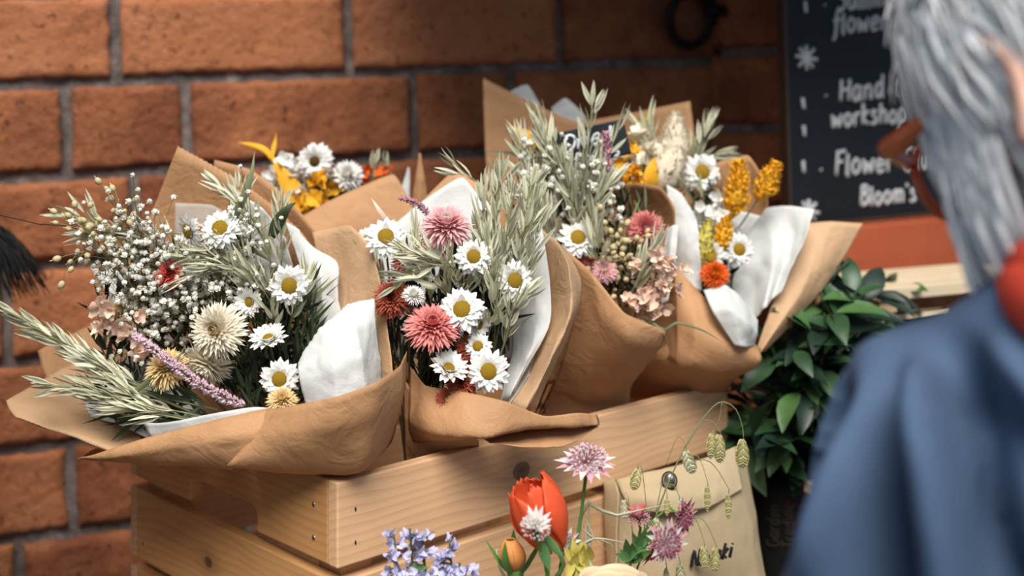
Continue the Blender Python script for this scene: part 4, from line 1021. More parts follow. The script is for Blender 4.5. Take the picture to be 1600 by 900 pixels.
for nm, mk in [('chalk_dash', [m_]) for m_ in marks[:4]]+[('chalk_star', marks[4:8]), ('chalk_star', marks[8:])]:
    letter(nm, cb, M_chalk, [([[(a, -b) for a, b in s] for s in mk], 0, 0, 1, 0, 0, -1)], BO, BN, .0023)

lo = BO-BV*.0005
mb = MB(); U2 = V((BU.x, BU.y, 0)).normalized(); N2 = V((U2.y, -U2.x, 0))
def obox(mb, o, u, n, w, d, z0, z1, rise=0.0):
    c = [o, o+u*w, o+u*w-n*d, o-n*d]; r = [0, rise, rise, 0]
    mb.add([V((q.x, q.y, z0+k)) for q, k in zip(c, r)]+[V((q.x, q.y, z1+k)) for q, k in zip(c, r)], [(0,3,2,1),(4,5,6,7),(0,1,5,4),(1,2,6,5),(2,3,7,6),(3,0,4,7)])
obox(mb, BO+N2*.028-U2*.02, U2, N2, .62, .11, BO.z-.062-.0007, BO.z-.0012-.0007, .0217)
led = struct(mb.build('trim_1', M_terra, smooth=False)); bevel(led, .003)

# ------------------------------------------------------------------ pale slatted stand
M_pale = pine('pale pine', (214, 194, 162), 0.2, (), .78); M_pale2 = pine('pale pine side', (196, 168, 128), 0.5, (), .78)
S0 = P(1374, 450, 1.17); SU = V((.90, .436, 0)); SB = V((-.436, .90, 0)); SA = math.atan2(SU.y, SU.x); SBA = math.atan2(SB.y, SB.x)
st = thing('wooden_stand', 'pale slatted wooden stand below the chalkboard, behind the leafy plant', 'stand', V((S0.x, S0.y, 0)))
def SP(a, b, z): return S0+SU*a+SB*b+V((0, 0, z))
plank('top_board', st, M_pale, SP(-.004, -.004, -.012), SA, .24, .10, .012)
for a in (0.0, .205):
    for b in (0.0, .067): plank('post', st, M_pale2, V((SP(a, b, 0).x, SP(a, b, 0).y, 0)), SA, .022, .022, S0.z-.012)
for z in (-.075, -.32, -.52, -.75, -1.0):
    plank('side_slat', st, M_pale2, SP(-.0005, .09, z), SBA+math.pi, .092, .007, .055)
    plank('front_slat', st, M_pale2, SP(.0, -.0078, z-.12), SA, .232, .007, .05)
plank('shelf', st, M_pale, SP(-.095, -.068, -.1745), SA, .33, .060, .010)

# small framed slate standing on the stand's shelf
FO = P(1304, 660, 1.10); FU2 = V((.80, .52, .25)).normalized()
FU2 = V((.88, .40, 0)).normalized(); FN2 = V((FU2.y, -FU2.x, 0)); FV2 = V((0, 0, 1))
tilt = math.radians(32); fu = (FU2*math.cos(tilt)+FV2*math.sin(tilt)); fv = (FV2*math.cos(tilt)-FU2*math.sin(tilt))
ft = thing('framed_slate', 'small wood-framed slate half hidden behind the person\'s blue shoulder', 'slate', SP(.02, -.05, -.235))
TLc = P(1304, 546, 1.105)
bl = TLc-V((0, 0, .075))
mb = MB()
fr = [TLc, TLc+FU2*.036+V((0, 0, .026)), TLc+FU2*.13+V((0, 0, .026)), TLc+FU2*.13-V((0, 0, .12)), TLc-V((0, 0, .12))]
mb.add([q for q in fr]+[q-FN2*.008 for q in fr], [(0,1,2,3,4),(9,8,7,6,5)]+[(i, (i+1) % 5, (i+1) % 5+5, i+5) for i in range(5)])
mb.build('slate_panel', M_slate, ft, smooth=False)
mb = MB()
for i in range(5):
    a, b = fr[i], fr[(i+1) % 5]; c = sum(fr, V())/5
    w = .0045; ai, bi = a+(c-a).normalized()*w*1.3, b+(c-b).normalized()*w*1.3
    q = [a, b, bi, ai]; mb.add([x+FN2*.002 for x in q]+[x-FN2*.0095 for x in q], [(0,1,2,3),(7,6,5,4),(0,4,5,1),(1,5,6,2),(2,6,7,3),(3,7,4,0)])
mb.build('wood_frame', M_pale, ft, smooth=False)

# ------------------------------------------------------------------ leafy plant in its tall black planter
M_green = plain('glossy green leaf', (44, 72, 42), 0.42, 0.3, 30, trans=0.08, spec=.5); M_green2 = plain('bright green leaf', (72, 104, 56), 0.42, 0.25, 30, trans=0.1, spec=.5); M_green3 = plain('dark green leaf', (22, 40, 28), 0.45, 0.3, 30, spec=.45)
M_black = plain('matt black planter', (22, 23, 23), 0.6, 0.2, 20); M_faint = plain('worn brown print', (62, 53, 44), 0.8, 0.2, 200)
pc = V((.262, 1.20, 0))
pt = thing('potted_plant', 'dark green leafy plant in a tall black planter right of the crate', 'plant', pc)
mb = MB(); n = 40; prof = [(.042, 0), (.050, .45), (.055, 1.085), (.057, 1.10), (.053, 1.10), (.050, 1.06), (0.001, 1.06)]
mb.grid([[pc+V((r*math.cos(6.2832*i/n), r*math.sin(6.2832*i/n), z)) for i in range(n+1)] for r, z in prof]); mb.build('planter', M_black, pt)
dirp = V((pc.x, pc.y, 0)).normalized(); pn = -dirp; pu = V((-pn.y, pn.x, 0)); pu = pu if pu.x > 0 else -pu
lt = MB()
for txt, off in (('Garden', -.013), ('Trading', .001)):
    for s in strokes(txt, 3):
        pts = [];
        for a, b in s:
            h = 1.042+a*.0072; x = off-b*.0075+.006
            r = .0545; ang = x/r; pts.append(pc+(pn*math.cos(ang)+pu*math.sin(ang))*(r+.0008)+V((0, 0, h-.004)))
        w = cr(pts, max(4, len(pts)*3)); lt.tube(w, .0008, 5)
lt.build('printed_lettering', M_faint, pt)
rr = random.Random(77); stm = MB(); lv = MB()
LP = lambda t: [.10, .72, 1.0, .88, .52, .05][min(5, int(t*5+.5))]
tops = []
for k in range(22):
    tx, ty, tY = rr.uniform(1150, 1400), rr.uniform(430, 700), rr.uniform(1.08, 1.22)
    if ty < 560 and tx < 1210: tx += 90
    if tx > 1330 and ty > 560: tx -= 70
    tops.append((tx, ty, tY))
tops += [(1330,470,1.10),(1300,490,1.09),(1345,480,1.11),(1270,520,1.08),(1240,545,1.08),(1285,560,1.08),(1320,520,1.09),(1215,560,1.09),(1180,640,1.10),(1170,690,1.11),(1250,610,1.09),(1200,600,1.09)]
for tx, ty, tY in tops:
    tip = P(tx, ty, tY); root = pc+V((rr.uniform(-.03, .03), rr.uniform(-.03, .03), 1.06))
    w = cr([root, root.lerp(tip, .5)+V((0, 0, .03)), tip], 12); stm.tube(w, [.0016-.001*i/11 for i in range(12)], 5)
    for j in (3, 5, 7, 9, 10, 11):
        for q in range(2):
            d = (w[j]-w[j-1]).normalized(); s = Matrix.Rotation(rr.uniform(0, 6.28), 3, d) @ d.orthogonal().normalized()
            dd = (d*.4+s+V((0, -.25, .05))).normalized()
            up_ = V((rr.gauss(0, .4), -.35+rr.gauss(0, .3), 1)); side = dd.cross(up_)
            ln = rr.uniform(.030, .050)
            lv.leaf(w[j]+dd*.004, dd, side, ln, ln*.42, -rr.uniform(.3, 1.0), .18, 5, rr.choice((0, 0, 0, 2, 2, 1)), .04, LP)
stm.build('stems', M_leaf, pt); lvo = lv.build('leaves', [M_green, M_green2, M_green3], pt); lvo['kind'] = 'stuff'

# ------------------------------------------------------------------ canvas tool pouch in front of the crate
M_canvas = plain('cream canvas', (182, 160, 126), 0.85, 0.08, 40, bmp=0.5, bscale=900); M_ink = plain('black print', (34, 34, 38), 0.8, 0.1, 200)
pb = thing('canvas_pouch', 'cream canvas tool pouch with a snap button leaning against the crate front', 'pouch', CP(.33, -.03, -H3))
def psheet(name, mat, rows, **k):
    return sheet(name, pb, mat, rows, thick=.0012, wr=.0014, ws=22, **k)
psheet('pouch_body', M_canvas, [[(985,742,1.004),(962,752,.985),(1000,742,.985),(1060,728,1.0),(1120,712,1.02),(1150,700,1.035),(1165,708,1.06)],
       [(970,800,1.0),(952,800,.98),(1000,795,.965),(1060,785,.97),(1120,772,.99),(1162,765,1.02),(1175,770,1.05)],
       [(970,900,.998),(955,905,.975),(1000,905,.955),(1060,905,.955),(1130,900,.98),(1183,895,1.01),(1196,900,1.04)],
       [(975,1000,.998),(958,1020,.978),(1000,1042,.957),(1060,1040,.96),(1130,1020,.98),(1197,995,1.01),(1212,972,1.04)]], nu=60, nv=50)
psheet('pouch_flap', M_canvas, [[(962,750,.988),(1000,740,.982),(1060,726,.996),(1120,710,1.016),(1150,697,1.033)], [(975,778,.965),(1010,775,.956),(1060,770,.964),(1115,770,.985),(1158,750,1.02)],
       [(985,800,.960),(1020,800,.953),(1062,800,.957),(1110,792,.976),(1160,764,1.014)]], nu=40)
psheet('side_fold', M_canvas, [[(958,746,.985),(944,752,.99),(950,748,1.0)], [(966,775,.970),(946,778,.985),(952,775,1.0)], [(962,905,.962),(948,905,.983),(955,905,.998)], [(962,1036,.962),(948,1014,.983),(955,1005,.997)]])
sn = MB(); q = P(1046, 751, .966); nrm = V((-.3, -1, .1)).normalized(); Mr = nrm.to_track_quat('Z', 'Y').to_matrix()
sn.ell(q, (.0046, .0056, .0026), 20, 10, 0, Mr); sn.build('snap_button', M_steel, pb)
sn = MB(); sn.tube([q+nrm*.0004+Mr @ V((.0056*math.cos(a*.2618), .0066*math.sin(a*.2618), 0)) for a in range(25)], .0007, 6); sn.build('button_ring', M_iron, pb)
letter('pouch_lettering', pb, M_ink, [(strokes('Niwaki', 2), 1078, 887, 13.5, -3.6, 3.5, -16)], P(1100, 880, .9585), V((-.22, -1, .0)).normalized(), .0013)

# ------------------------------------------------------------------ small slate tag stuck in the back bouquet
s_o = P(876, 264, 1.014); s_u = (P(987, 240, 1.018)-s_o); sw = s_u.length; s_u.normalize()
s_v = (P(866, 220, 1.018)-s_o); s_v = (s_v-s_u*s_v.dot(s_u)); sh = s_v.length*1.25; s_v.normalize(); s_n = s_u.cross(s_v); s_n = s_n if s_n.y < 0 else -s_n
tg = thing('slate_tag', 'small black slate tag chalked with two words, stuck among the tall oats', 'sign', s_o)
o = slab('tag_panel', M_slate, s_o, s_u, s_v, s_n, sw, sh, .003, tg, .0); m = o.modifiers.new('bevel', 'BEVEL'); m.width = .005; m.segments = 4; m.limit_method = 'ANGLE'; m.affect = 'EDGES'
letter('chalk_writing', tg, M_chalk, [(strokes('Dried', 1), 880, 240, 19, -5, 1.5, -17), (strokes('flowers', 2), 896, 262, 13, -3.5, 1, -12)], s_o, s_n, .0016)
mb = MB(); mb.tube([s_o+s_u*sw*.5-s_n*.004+s_v*sh*.5, s_o+s_u*sw*.5-s_n*.004-V((0, 0, .16))], .002, 8); mb.build('tag_stake', M_pale2, tg)

# ------------------------------------------------------------------ iron ring on the wall, black bristle duster at the left
q0 = ray_plane(1078, 30, WA+WN*.020, WN); ir = thing('iron_ring', 'old black iron ring hanging from a bracket on the brick wall', 'ring', q0)
mb = MB(); mb.tube([q0+WU*.026*math.cos(a*.19635+.1)+WV*.031*math.sin(a*.19635+.1)+WN*.004*math.sin(a*.19635) for a in range(33)], .0052, 10, cap=False); mb.build('ring', M_iron, ir)
q1 = ray_plane(1128, 18, WA+WN*.006, WN); mb = MB()
mb.ell(q1, (.016, .012, .036), 14, 10); mb.tube([q1-WN*.02, q1+WN*.014, q1+WN*.026-WU*.015, q1+WN*.02-WU*.030, q1+WN*.006-WU*.024], [.007, .007, .006, .0055, .005], 8)
mb.tube([q1+V((0, 0, -.03))-WN*.012, q1+V((-.006, 0, -.055))+WN*.004], [.006, .004], 8); mb.build('bracket', M_iron, ir)

M_bris = plain('black bristle', (16, 17, 19), 0.5, 0.2, 90)
hk = ray_plane(-150, 60, WA, WN)
du = thing('bristle_duster', 'black bristly duster hanging at the left edge of the photo', 'brush', P(-60, 330, 1.12))
rr = random.Random(5); mb = MB()
for k in range(330):
    a = rr.random(); b = rr.random()
    root = P(-62+rr.uniform(-12, 12), 325+rr.uniform(-10, 10), 1.12+rr.uniform(-.008, .008))
    tip = P(-70+150*a**.8+rr.uniform(-8, 4), 486-34*a+rr.uniform(-30, 8), 1.12+rr.uniform(-.03, .03))
    mid = root.lerp(tip, .5)+V((.004+.004*a, 0, .006))
    mb.tube(cr([root, mid, tip], 7), [.00055, .0005, .0005, .00045, .0004, .0003, .0002], 3)
mb.build('bristles', M_bris, du)
mb = MB(); mb.tube([P(-60, 332, 1.12), P(-66, 290, 1.12), P(-80, 200, 1.14), hk], [.012, .008, .006, .005], 10); mb.build('handle', M_frame, du)
# ------------------------------------------------------------------ cut flowers in a zinc pail in front of the crate (pail below the frame)
M_zinc = plain('zinc', (150, 154, 156), 0.4, 0.15, 30, metal=.8)
K9 = 1.09
_P = P
def P(px, py, Y): return _P(px, py, Y*K9)      # these stems stand a little behind the nearest crate corner
vc = P(880, 150, .745); vz = base.z
pail = thing('zinc_pail', 'zinc pail of fresh cut flowers standing below the crate front', 'pail', V((vc.x, vc.y, vz)))
mb = MB(); n = 40; prof = [(.001, .002), (.040, .002), (.040, 0), (.050, .078), (.052, .08), (.048, .08), (.040, .02), (.001, .02)]
mb.grid([[V((vc.x, vc.y, vz))+V((r*math.cos(6.2832*i/n), r*math.sin(6.2832*i/n), z)) for i in range(n+1)] for r, z in prof]); mb.build('pail_body', M_zinc, pail)
def foot(dx=0, dy=0): return V((vc.x+dx, vc.y+dy, vz+.022))
M_sgreen = plain('fresh green stem', (84, 122, 58), 0.5, 0.2, 60); M_sg2 = plain('fresh green leaf', (92, 132, 78), 0.5, 0.25, 60, trans=.1)
M_poppy = plain('orange red poppy petal', (232, 92, 52), 0.5, 0.12, 50, trans=.25, bmp=.5, bscale=120); M_poppy2 = plain('coral petal edge', (232, 108, 78), 0.5, 0.1, 50, trans=.25)
M_apink = plain('astrantia pink bract', (214, 160, 172), 0.6, 0.2, 60, trans=.2); M_awhite = plain('astrantia white bract', (226, 216, 210), 0.6, 0.1, 60, trans=.2); M_aplum = plain('astrantia plum', (158, 88, 102), 0.6, 0.25, 60)
M_afl = plain('pale pink floret', (206, 172, 178), 0.6, 0.15, 90); M_acor = plain('coral bract', (208, 96, 96), 0.55, 0.2, 60, trans=.15)
M_lilac = plain('lilac petal', (200, 196, 224), 0.6, 0.2, 60, trans=.2); M_lilac2 = plain('catmint calyx', (96, 96, 120), 0.7, 0.2, 60)
M_quake = plain('quaking grass scale', (212, 204, 150), 0.5, 0.14, 90, trans=.15); M_quake2 = plain('pale quaking grass scale', (226, 226, 204), 0.5, 0.10, 90, trans=.15)
M_quake3 = plain('quaking grass scale shadow', (164, 152, 96), 0.6, 0.15, 90); M_rose = plain('cream rose petal', (238, 216, 180), 0.55, 0.06, 40, trans=.25); M_bud = plain('apricot bud', (226, 150, 84), 0.55, 0.2, 60, trans=.15)  # quaking grass: darker alternate scales colour in the shadows between ridges

def fresh(name, label, cat, dx, dy, group=None): return thing(name, label, cat, foot(dx, dy), group)
def stem_of(o, pts, r=.0012, mat=None, name='stem', rt=None):
    w = cr([V(p) for p in pts], 18); mb = MB(); mb.tube(w, [r*(1.1-.3*i/17) for i in range(18)], 7); return mb.build(name, mat or M_sgreen, o)

def astrantia(o, c, n, R, bract, flo, seed, nb=16, dome=.8, cup=0.0):
    """ring of pointed bracts below a dome of stalked florets; axis n"""
    R *= K9; rr = random.Random(seed); M = Matrix.Translation(c) @ facing(n, rr.uniform(0, 6)); M3 = M.to_3x3(); mb = MB(); fb = MB()
    for k in range(nb):
        az = 6.2832*k/nb+rr.uniform(-.08, .08); e = rr.uniform(-.15, .12)+cup
        d = M3 @ V((math.cos(az)*math.cos(e), math.sin(az)*math.cos(e), math.sin(e))); s = M3 @ V((-math.sin(az), math.cos(az), 0))
        mb.leaf(c, d, -s, R*rr.uniform(.9, 1.1), R*.34, rr.uniform(-.3, .3), .2, 5, k % 2, .04)
    for k in range(70):
        t = (k+.5)/70; ph = math.acos(1-t*.95); a = k*2.39996
        d = M3 @ V((math.sin(ph)*math.cos(a), math.sin(ph)*math.sin(a), math.cos(ph)*dome))
        e = c+d*R*.62*rr.uniform(.9, 1.06)
        fb.tube([c+d*R*.06, e], R*.008, 3, 1, False)
        fb.ell(e, (R*.050,)*3, 5, 4, 0)
        for j in range(2): fb.leaf(e, d+V((rr.gauss(0, .5),)*3), d.orthogonal(), R*.14, R*.05, 0, .1, 2, 0)
    b = mb.build('bracts', bract, o); f = fb.build('floret_dome', flo, o); return b

# orange-red poppy bud
po = fresh('poppy', 'half-open orange-red poppy in front of the lower crate board', 'flower', -.012, .004)
pa, pbv = P(868, 856, .735), P(818, 752, .735); ax = (pbv-pa); ln = ax.length; ax.normalize()
sd = ax.cross(V((0, -1, 0))).normalized(); fw = sd.cross(ax)
if fw.y > 0: fw = -fw
for k, (a0, wd, sc, ly) in enumerate(((1.6, 2.7, 1.0, 0.0), (3.4, 2.5, .97, 0.0), (5.2, 2.5, .96, 0.0), (.4, 1.9, .94, -.001), (2.6, 1.7, .90, -.0015))):
    g = []; mbp = MB()
    for i in range(19):
        t = i/18; r = .0168*(math.sin(math.pi*min(1, .10+.66*t))**.75)*(1+.10*math.sin(3*t+k))+ly
        row = []
        for j in range(15):
            s = j/14-.5; a = a0+s*wd*(math.sin(math.pi*min(.93, .12+.80*t))**.5)
            rad = r*(1+.05*math.sin(9*a+4*t+k)*t)+.0012*abs(s)*2*t
            rag = (1-.12*abs(s)**1.6*2*t)*(1+.03*math.sin(j*2.1+k)*t**4)
            row.append(pa+ax*(ln*sc*t*rag)+(fw*math.cos(a)+sd*math.sin(a))*rad)
        g.append(row)
    mbp.grid(g); ob = mbp.build('petal', M_poppy, po); solid(ob, .0004)
stem_of(po, [pa+ax*.004, pa-ax*.012, P(862, 930, .738), foot(-.012, .004)], .0014)
# small white astrantia in front of the poppy
a1 = fresh('astrantia', 'small white astrantia in front of the orange-red poppy', 'flower', -.016, -.006, 'astrantias')
c = P(836, 826, .705); astrantia(a1, c, (.12, -.55, .8), .0125, [M_awhite, M_awhite], [M_awhite, M_sgreen], 3, 13, .8, .75); stem_of(a1, [c, P(842, 850, .706), P(856, 915, .715), foot(-.016, -.006)], .0015)
mb = MB(); mb.leaf(P(846, 850, .706), V((.3, -.1, -1)), V((1, 0, 0)), .018, .007, .3, .2, 5); mb.leaf(P(850, 838, .708), V((.6, 0, -.7)), V((.6, 0, .6)), .020, .006, .3, .2, 5); mb.build('leaf', M_sg2, a1)
# tall pink astrantia
a2 = fresh('astrantia', 'tall pink astrantia on a straight green stalk against the upper crate board', 'flower', .016, .004, 'astrantias')
c = P(917, 724, .745); astrantia(a2, c, (-.03, -.30, 1), .0185, [M_apink, M_awhite], [M_afl, M_aplum], 4, 18, .9, -.03); stem_of(a2, [c, P(915, 745, .745), P(906, 820, .746), P(896, 900, .747), foot(.016, .004)], .0011)
# small pinkish one low at the stem
a3 = fresh('astrantia', 'tiny pale astrantia beside the tall green stalk, right of the poppy', 'flower', .004, .012, 'astrantias')
c = P(884, 848, .74); astrantia(a3, c, (.15, -.9, .4), .009, [M_awhite, M_apink], [M_sgreen, M_awhite], 5, 14, .6, .2); stem_of(a3, [c, P(880, 866, .742), P(874, 920, .745), foot(.004, .012)], .0009)
# pink cluster on the right
for lab, px, py, Y, R, n, br, fl, s, cp_ in (('plum pink astrantia facing right, topmost of the cluster before the canvas pouch', 1064, 806, .76, .0135, (.75, -.6, -.1), [M_apink, M_aplum], [M_aplum, M_apink], 6, .25),
                               ('pale astrantia facing the viewer before the canvas pouch', 1040, 846, .75, .0145, (.35, -.9, .1), [M_awhite, M_apink], [M_aplum, M_afl], 7, .1),
                               ('coral pink astrantia bud above the green leaves by the pouch', 998, 812, .755, .010, (-.1, -.35, .9), [M_acor, M_apink], [M_apink, M_acor], 8, 1.0),
                               ('deep red astrantia low behind the pale one, by the pouch', 1022, 858, .765, .012, (.3, -.5, -.6), [M_acor, M_acor], [M_acor, M_aplum], 9, .3)):
    a = fresh('astrantia', lab, 'flower', .03+RND.uniform(-.006, .006), .004+RND.uniform(-.01, .01), 'astrantias')
    c = P(px, py, Y); astrantia(a, c, n, R, br, fl, s, 15, .7, cp_)
    stem_of(a, [c, c-V(n).normalized()*.012, P(985, 880, .757), foot(.03, .004)], .0009)
    if s in (6, 8):
        rr = random.Random(s); mb = MB()
        for k in range(7):
            p = P(985+rr.uniform(-6, 16), 862+rr.uniform(-18, 18), .756); d = V((rr.uniform(-.7, .9), -.3, rr.uniform(.1, 1)))
            mb.leaf(p, d, d.cross(V((0, -1, .3))), rr.uniform(.012, .022), .0055, rr.uniform(-.4, .6), .2, 5)
        mb.build('leaf', M_sg2, a)
# rose bud, apricot
rb = fresh('rose_bud', 'apricot rose bud with green sepals, left of the poppy', 'flower', -.02, .008)
c = P(803, 880, .74); axb = V((-.15, -.1, 1)).normalized(); mb = MB()
for k in range(5):
    a0 = 6.2832*k/5; g = []
    for i in range(10):
        t = i/9; r = .0078*(math.sin(math.pi*min(1, .12+.80*t))**.8); g.append([c+axb*(.020*t-.004)+V((math.cos(a0+(j/8-.5)*2.2), math.sin(a0+(j/8-.5)*2.2), 0))*(r+.0007*j/8) for j in range(9)])
    mb.grid(g, 0)
bo = mb.build('bud_petals', M_bud, rb); solid(bo, .0004); mb = MB()
for k in range(5):
    a0 = 6.2832*k/5+.4; d = V((math.cos(a0)*.65, math.sin(a0)*.65, 1)); mb.leaf(c-axb*.005+V((math.cos(a0), math.sin(a0), 0))*.0055, d, d.cross(V((math.cos(a0), math.sin(a0), 0))), .024, .0065, -.75 if k % 2 else .2, .2, 5)
mb.ell(c-axb*.007, (.0055, .0055, .006), 10, 6); mb.build('sepals', M_sgreen, rb); stem_of(rb, [c-axb*.008, P(806, 925, .742), foot(-.02, .008)], .0013)
# catmint
for lab, tips, s in (('lilac catmint sprig, taller of the two left of the poppy', [(640,826),(615,835),(660,840)], 11), ('lilac catmint sprig, shorter of the two left of the poppy', [(702,846),(690,870),(718,880)], 12)):
    o = fresh('catmint', lab, 'flower', -.034+.006*(s-11), 0, 'catmint sprigs'); rr = random.Random(s); st_ = MB(); fl = MB(); ca = MB()
    for tx, ty in tips:
        w = cr([foot(-.034+.006*(s-11), 0), P(tx+8, ty+110, .74), P(tx+4, ty+50, .74), P(tx, ty, .74)], 30); st_.tube(w, .0008, 5)
        for k in range(24):
            x = 29-12*rr.random()**.9; i = min(28, int(x)); p = w[i].lerp(w[i+1], x-i); sd_ = V((rr.gauss(0, 1), rr.gauss(-.3, .8), rr.gauss(.2, .4))).normalized()
            e = p+sd_*rr.uniform(.003, .008); ca.tube([p, e], [.0006, .0011], 5)
            for j in range(5):
                dd = (sd_+V((rr.gauss(0, .6), rr.gauss(0, .6), rr.gauss(0, .6)))).normalized(); fl.leaf(e, dd, dd.orthogonal(), rr.uniform(.0042, .0068), .0042, rr.uniform(-.8, .5), .25, 3, 0, .3)
        for k in range(4):
            p = w[14+3*k]; d = V((rr.choice((-1, 1)), -.3, .4)); ca.leaf(p, d, d.cross(V((0, -1, .5))), .014, .007, -.3, .15, 4, 1)
    st_.build('stem', M_leaf, o); fl.build('florets', M_lilac, o); ca.build('calyces', [M_lilac2, M_sg2], o)
# quaking grass
qg = fresh('quaking_grass', 'quaking grass nodding its scaly heads before the canvas pouch', 'grass', .034, .012)
def quake(px, py, Y, h, w, tiltx, mat, seed, flat=.62):
    rr = random.Random(seed); c = P(px, py, Y); hh = h*Y*K9/F; ww = w*Y*K9/F*.5; mb = MB()
    d = V((tiltx, -.05, -1)).normalized(); s = d.cross(V((0, -1, 0))).normalized(); f = s.cross(d)
    if f.y > 0: f = -f
    nrow = 9
    for k in range(nrow):
        t = k/(nrow-1); r = ww*(math.sin(math.pi*(.18+.74*t))**.8); p = c+d*hh*(.80*t)
        for z in (-1, 1):
            for q in (-1, 1):
                dd = (d+s*q*.80+f*z*.22).normalized()
                mb.leaf(p+f*z*r*.28-d*r*.25, dd, dd.cross(f*z), r*1.0, r*.62, -.45, .35, 4, k % 2, .12)
        mb.leaf(p+f*r*.42-d*r*.2, d, d.cross(f), r*.8, r*.35, -.2, .3, 4, 1-k % 2, .1)
    mb.ell(c+d*hh*.42, (ww*.38, ww*.2, hh*.38), 8, 6, 0, Matrix((s, f, -d)).transposed())
    return mb.build('seed_head', [mat, M_quake3], qg), c
main = cr([foot(.034, .012), P(985, 930, .765), P(1010, 852, .765), P(1040, 765, .765), P(1075, 690, .765), P(1110, 640, .765), P(1130, 628, .765), P(1150, 640, .765), P(1160, 668, .765), P(1162, 690, .765)], 60)
mb = MB(); mb.tube(main, [.0009-.0006*i/59 for i in range(60)], 5); mb.build('stem', M_oat_stem, qg)
for k, (x, y, h, w, tx, pale, br) in enumerate(((1124,682,48,29,.0,0,(1070,700)), (1112,680,44,22,-.05,0,None), (1160,690,48,32,-.02,0,None), (1072,708,38,30,.35,1,(1040,728)), (997,735,36,26,-.25,0,(1012,810)), (1105,760,46,16,0,0,(1065,722)), (1138,772,48,16,0,0,(1060,725)),
        (975,783,34,18,.05,1,(990,845)), (1061,783,34,20,1.1,1,(1025,800)), (1042,780,30,14,0,0,(1025,800)), (1026,812,60,22,-.15,1,(1005,850)), (1010,836,36,18,-.9,1,(1005,855)), (1100,856,40,24,.05,0,(1060,818)), (1118,858,42,24,-.05,0,(1060,818)), (1062,884,36,24,.1,1,(1030,850)), (1041,890,34,16,.0,0,(1020,860)))):
    _, c = quake(x, y, .762, h, w, tx, M_quake2 if pale else M_quake, 60+k)
    if br:
        b = P(br[0], br[1], .765); m = b.lerp(c, .6)+V((0, 0, .014)); mb = MB(); mb.tube(cr([b, m, c+V((0, 0, .004)), c], 14), .0003, 4); mb.build('thread_stalk', M_oat_stem, qg)
    elif k == 1:
        mb = MB(); mb.tube(cr([P(1128, 629, .765), P(1124, 655, .765), P(1116, 670, .765), c], 12), .0003, 4); mb.build('thread_stalk', M_oat_stem, qg)
# loose grass blades
gb = fresh('grass_tuft', 'thin pale grass blades crossing behind the tall astrantia stalk', 'grass', .022, .012)
for pts, w_ in (([(930,905),(905,870),(925,842),(990,850)], .003), ([(895,845),(930,842),(955,850),(962,862)], .0024), ([(905,812),(960,806),(1010,795),(1060,785)], .0030), ([(920,795),(935,800),(950,806)], .0030), ([(915,830),(930,845),(950,862)], .0028), ([(780,885),(795,860),(812,838)], .003)):
    mb = MB(); w = cr([foot(.022, .012)]+[P(a, b, .752) for a, b in pts], 26); g = []
    for i, p in enumerate(w):
        d = (w[min(i+1, 25)]-w[max(i-1, 0)]).normalized(); s = d.cross(V((0, -1, .1))).normalized(); ww = w_*.5*max(.08, min(1, (1-i/25)*3)*min(1, .3+i/25)); g.append([p-s*ww, p+V((0, -ww*.4, 0)), p+s*ww])
    mb.grid(g); ob = mb.build('blade', M_oat, gb); solid(ob, .0003)
# cream rose at the very bottom, and a yellow green bloom
cr2 = fresh('cream_rose', 'full cream rose peeping in at the bottom edge', 'flower', .026, -.016); c = P(958, 925, .715); rr = random.Random(9)
for lay in range(4):
    for k in range(5):
        a0 = 6.2832*k/5+lay*.7; R_ = .021-.0045*lay; g = []
        for i in range(9):
            t = i/8; e = .1+1.45*t+lay*.12; g.append([c+V((math.cos(a0+(j/8-.5)*1.7)*R_*math.sin(min(e, 1.75)), math.sin(a0+(j/8-.5)*1.7)*R_*math.sin(min(e, 1.75)), -.010+R_*1.15*(1-math.cos(e))*.85*(1-.16*abs(j/8-.5)**2*4*t))) for j in range(9)])
        mb = MB(); mb.grid(g); ob = mb.build('petal', M_rose, cr2); solid(ob, .0006)
stem_of(cr2, [c-V((0, 0, .010)), c-V((0, 0, .03)), foot(.026, -.016)], .0015)
yb = fresh('honeywort', 'small yellow-green drooping bloom at the foot of the tall astrantia stalk', 'flower', .012, -.004); mb = MB(); rr = random.Random(4)
for k in range(14):
    p = P(908+rr.uniform(-14, 14), 875+rr.uniform(-6, 20), .735); d = V((rr.gauss(0, .4), -.2, rr.choice((1, .6, -.8)))); mb.leaf(p, d, d.cross(V((0, -1, .2))), .013, .006, rr.uniform(-.5, .5), .25, 5)
mb.build('bell_petals', M_limegreen, yb); stem_of(yb, [P(908, 880, .735), P(906, 920, .737), foot(.012, -.004)], .0011)

P = _P
# ------------------------------------------------------------------ person on the right, seen from behind
M_skin = plain('skin', (222, 172, 150), 0.5, 0.1, 30, spec=.35); M_shirt = plain('blue linen shirt', (68, 86, 112), 0.85, 0.08, 14, bmp=0.3, bscale=500)
M_scarf = plain('red scarf', (206, 66, 44), 0.8, 0.15, 40, bmp=.4, bscale=400); M_trouser = plain('dark trousers', (44, 46, 54), 0.85, 0.15, 20)
M_h1 = plain('white hair', (250, 250, 250), 0.45, 0.08, 80, spec=.45, trans=.4); M_h2 = plain('grey hair', (236, 238, 240), 0.45, 0.12, 80, spec=.45, trans=.35); M_h3 = plain('steel grey hair', (140, 146, 152), 0.45, 0.15, 80, spec=.45)
M_specs = plain('tortoiseshell orange glasses', (188, 84, 40), 0.3, 0.2, 60, spec=.5); M_shoe = plain('black shoe', (24, 24, 26), 0.5, 0.2, 30)

